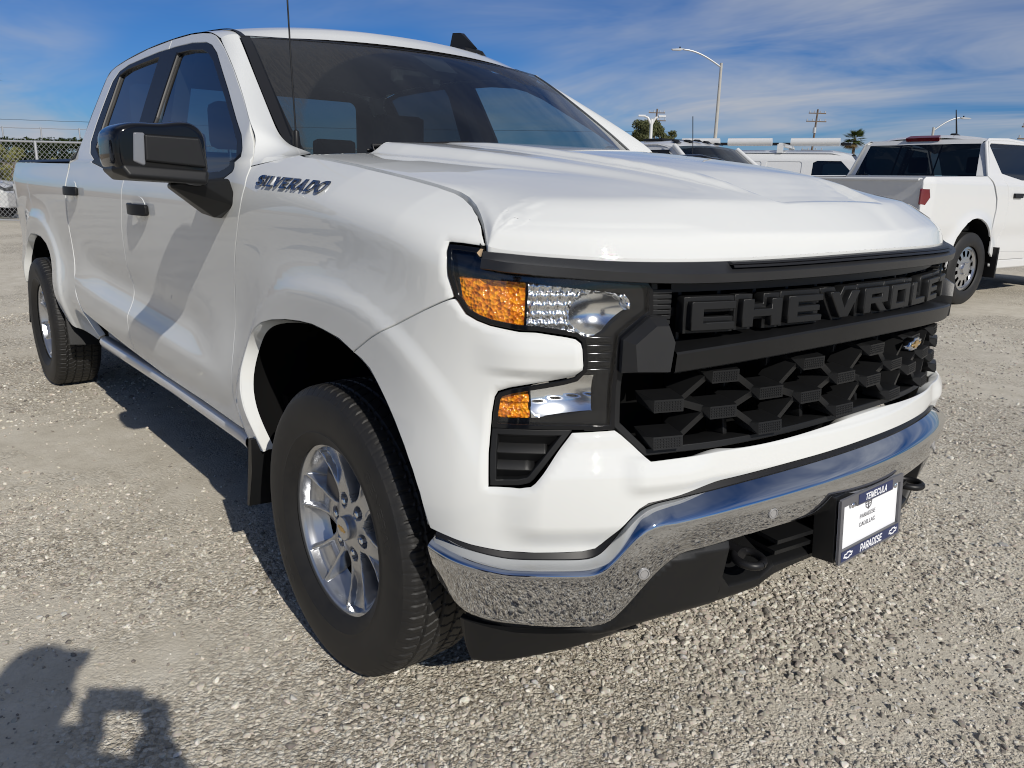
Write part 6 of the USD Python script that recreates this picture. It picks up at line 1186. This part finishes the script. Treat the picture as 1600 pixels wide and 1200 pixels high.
# two more pickups parked on the lot, left of the picture: the doors of the big pickup mirror them
for (x_, y_, rz_, lb) in ((-6.8, -5.6, 8, 'white pickup parked outside the left edge, mirrored in the doors of the big pickup'), (-10.5, -10.5, 95, 'second white pickup parked farther outside the left edge')):
    r_ = thing('pickup_truck', lb, 'pickup truck', None, (x_, y_, 0), rz_); pr_ = stage.GetPrimAtPath(r_); pr_.GetReferences().AddInternalReference(c2.T); pr_.SetInstanceable(True)

# ---------------------------------------------------------------- the photographer, standing just behind the camera; only the shadow is in the picture
import manifold3d as m3
plain('jacket', (.05, .06, .09), .85); plain('jeans', (.03, .045, .09), .9); plain('skin', (.50, .32, .24), .5); plain('cap', (.04, .04, .045), .8); plain('shoe', (.06, .055, .05), .7); plain('hair', (.03, .02, .015), .7)
_f = np.array([-.764, .645, 0]); _r = np.array([.645, .764, 0]); _o = CAM[:3] * [1, 1, 0] - _f * .34 - _r * .155
def PJ(r_, f_, z_): return _o + _r * r_ + _f * f_ + np.array([0, 0, z_ * .955 if z_ > .2 else z_])
def ball(p, r):
    s_ = m3.Manifold.sphere(float(r), 20).translate([float(v) for v in p]); return s_
def limb(chain):
    out = []
    for (p, r), (q_, r2) in zip(chain[:-1], chain[1:]): out.append(m3.Manifold.batch_hull([ball(p, r), ball(q_, r2)]))
    return m3.Manifold.batch_boolean(out, m3.OpType.Add)
def soft(man, n=8, el=.02):
    m_ = man.refine_to_length(el).to_mesh(); t = trimesh.Trimesh(m_.vert_properties[:, :3], m_.tri_verts); trimesh.smoothing.filter_taubin(t, iterations=n); return meshkit.arrays(t, True)
PT = thing('person', 'person in dark jacket and cap behind the camera whose shadow falls at lower left', 'person')
hand = {sg: CAM[:3] - _f * .05 + _r * (.075 * sg - .02) + [0, 0, -.035] for sg in (-1, 1)}
elbow = {1: PJ(.40, .0, 1.345), -1: PJ(-.34, .06, 1.36)}
head_c = PJ(.055, .03, 1.555)
bodyparts = [limb([(PJ(0, 0, .95), .155), (PJ(0, -.02, 1.12), .15), (PJ(0, -.03, 1.30), .145)]), m3.Manifold.batch_hull([ball(PJ(-.15, -.03, 1.36), .075), ball(PJ(.15, -.03, 1.36), .075), ball(PJ(-.10, -.02, 1.0), .12), ball(PJ(.10, -.02, 1.0), .12)]),
    limb([(PJ(0, -.02, 1.38), .062), (PJ(.045, 0, 1.48), .056)])]
for sg in (-1, 1):
    bodyparts += [limb([(PJ(sg * .17, -.03, 1.37), .068), (elbow[sg], .045), (hand[sg] - [0, 0, .05], .030)]), limb([(PJ(sg * .09, -.01, .93), .10), (PJ(sg * .11, .02, .50), .065), (PJ(sg * .12, -.03, .10), .046)])]
bodyparts += [m3.Manifold.batch_hull([ball(head_c + [0, 0, .035], .088), ball(head_c + _f * .03 + [0, 0, -.06], .060), ball(head_c - _f * .025 + [0, 0, .02], .085)]), m3.Manifold.batch_hull([ball(head_c + _f * .095 + [0, 0, -.02], .013), ball(head_c + _f * .085 + [0, 0, .015], .010)])]
for sg in (-1, 1):
    bodyparts.append(m3.Manifold.batch_hull([ball(head_c + _r * sg * .088 + [0, 0, .015], .016), ball(head_c + _r * sg * .086 + [0, 0, -.015], .012)]))
    bodyparts.append(m3.Manifold.batch_hull([ball(hand[sg] + [0, 0, -.03] + _f * .005, .024), ball(hand[sg] + [0, 0, .03] + _f * .005, .022), ball(hand[sg] - _r * sg * .012, .022)]))
    for k in range(4):
        z_ = -.030 + .020 * k; b0 = hand[sg] + [0, 0, z_] + _r * sg * .012; L_ = (.85, 1.0, .95, .8)[k]
        bodyparts.append(limb([(b0, .0095), (b0 + _r * sg * .018 * L_ + _f * .028, .0088), (b0 - _r * sg * .004 + _f * .046 * L_, .0082)]) if False else limb([(b0, .0095), (b0 + _r * sg * .018 + _f * .012, .0088), (b0 - _r * sg * .010 * L_ + _f * .0, .008)]))
    bodyparts.append(limb([(hand[sg] + [0, 0, .02], .0115), (hand[sg] + [0, 0, .045] - _r * sg * .015, .0105), (hand[sg] + [0, 0, .052] - _r * sg * .04, .0095)]))
bp_ = path_for(PT, 'body'); prim_mesh(bp_, *soft(m3.Manifold.batch_boolean(bodyparts, m3.OpType.Add), 6, .012), 'skin')
part(PT, 'jacket', soft(m3.Manifold.batch_boolean([limb([(PJ(0, 0, .90), .185), (PJ(0, -.02, 1.12), .178), (PJ(0, -.03, 1.30), .165)]), m3.Manifold.batch_hull([ball(PJ(-.16, -.03, 1.36), .085), ball(PJ(.16, -.03, 1.36), .085), ball(PJ(-.13, -.02, .95), .13), ball(PJ(.13, -.02, .95), .13)])] + [limb([(PJ(sg * .17, -.03, 1.37), .080), (elbow[sg], .052), (hand[sg] - [0, 0, .05] - _f * .04, .036)]) for sg in (-1, 1)], m3.OpType.Add), 8, .02), 'jacket')
part(PT, 'jeans', soft(m3.Manifold.batch_boolean([limb([(PJ(sg * .09, -.01, .93), .125), (PJ(sg * .11, .02, .50), .085), (PJ(sg * .12, -.03, .10), .068)]) for sg in (-1, 1)] + [ball(PJ(0, -.01, .93), .16)], m3.OpType.Add), 8, .02), 'jeans')
for sg in (-1, 1): part(PT, 'shoe', soft(m3.Manifold.batch_hull([ball(PJ(sg * .12, -.06, .05), .045), ball(PJ(sg * .13, .13, .04), .040), ball(PJ(sg * .12, -.02, .09), .045)]), 4), 'shoe')
part(PT, 'cap', soft(m3.Manifold.batch_boolean([m3.Manifold.batch_hull([ball(head_c + [0, 0, .055], .098), ball(head_c - _f * .02 + [0, 0, .045], .098)]) - m3.Manifold.cube([1, 1, 1], True).translate([float(v) for v in head_c + [0, 0, -.47]]), m3.Manifold.batch_hull([ball(head_c + _f * .09 + _r * b + [0, 0, .035], .006) for b in (-.07, .07)] + [ball(head_c + _f * .185 + _r * b + [0, 0, .015], .006) for b in (-.045, .045)])], m3.OpType.Add), 3, .015), 'cap')
part(PT, 'hair', soft(m3.Manifold.batch_hull([ball(head_c - _f * .035 + [0, 0, .02], .088), ball(head_c - _f * .04 + [0, 0, -.05], .065)]), 3), 'hair')
for sg in (-1, 1): part(PT, 'eye', trimesh.creation.icosphere(2, .012).apply_translation(head_c + _f * .078 + _r * sg * .032 + [0, 0, .005]), 'plate_white', smooth=True)
part(PT, 'mouth', hull([head_c + _f * (.083 + a) + _r * b + [0, 0, -.060 + c] for a in (0, .004) for b in (-.022, .022) for c in (-.004, .004)]), 'red_lens')
ph = frame(CAM[:3] - _f * .018 - _r * .05 + [0, 0, -.012], _r, _f, [0, 0, 1])
top('mobile_phone', xf(box(-.075, .075, -.0045, .0045, -.036, .036, .004), ph), 'gloss_black', 'dark mobile phone held level in both hands by the person behind the camera', 'phone', smooth=30)
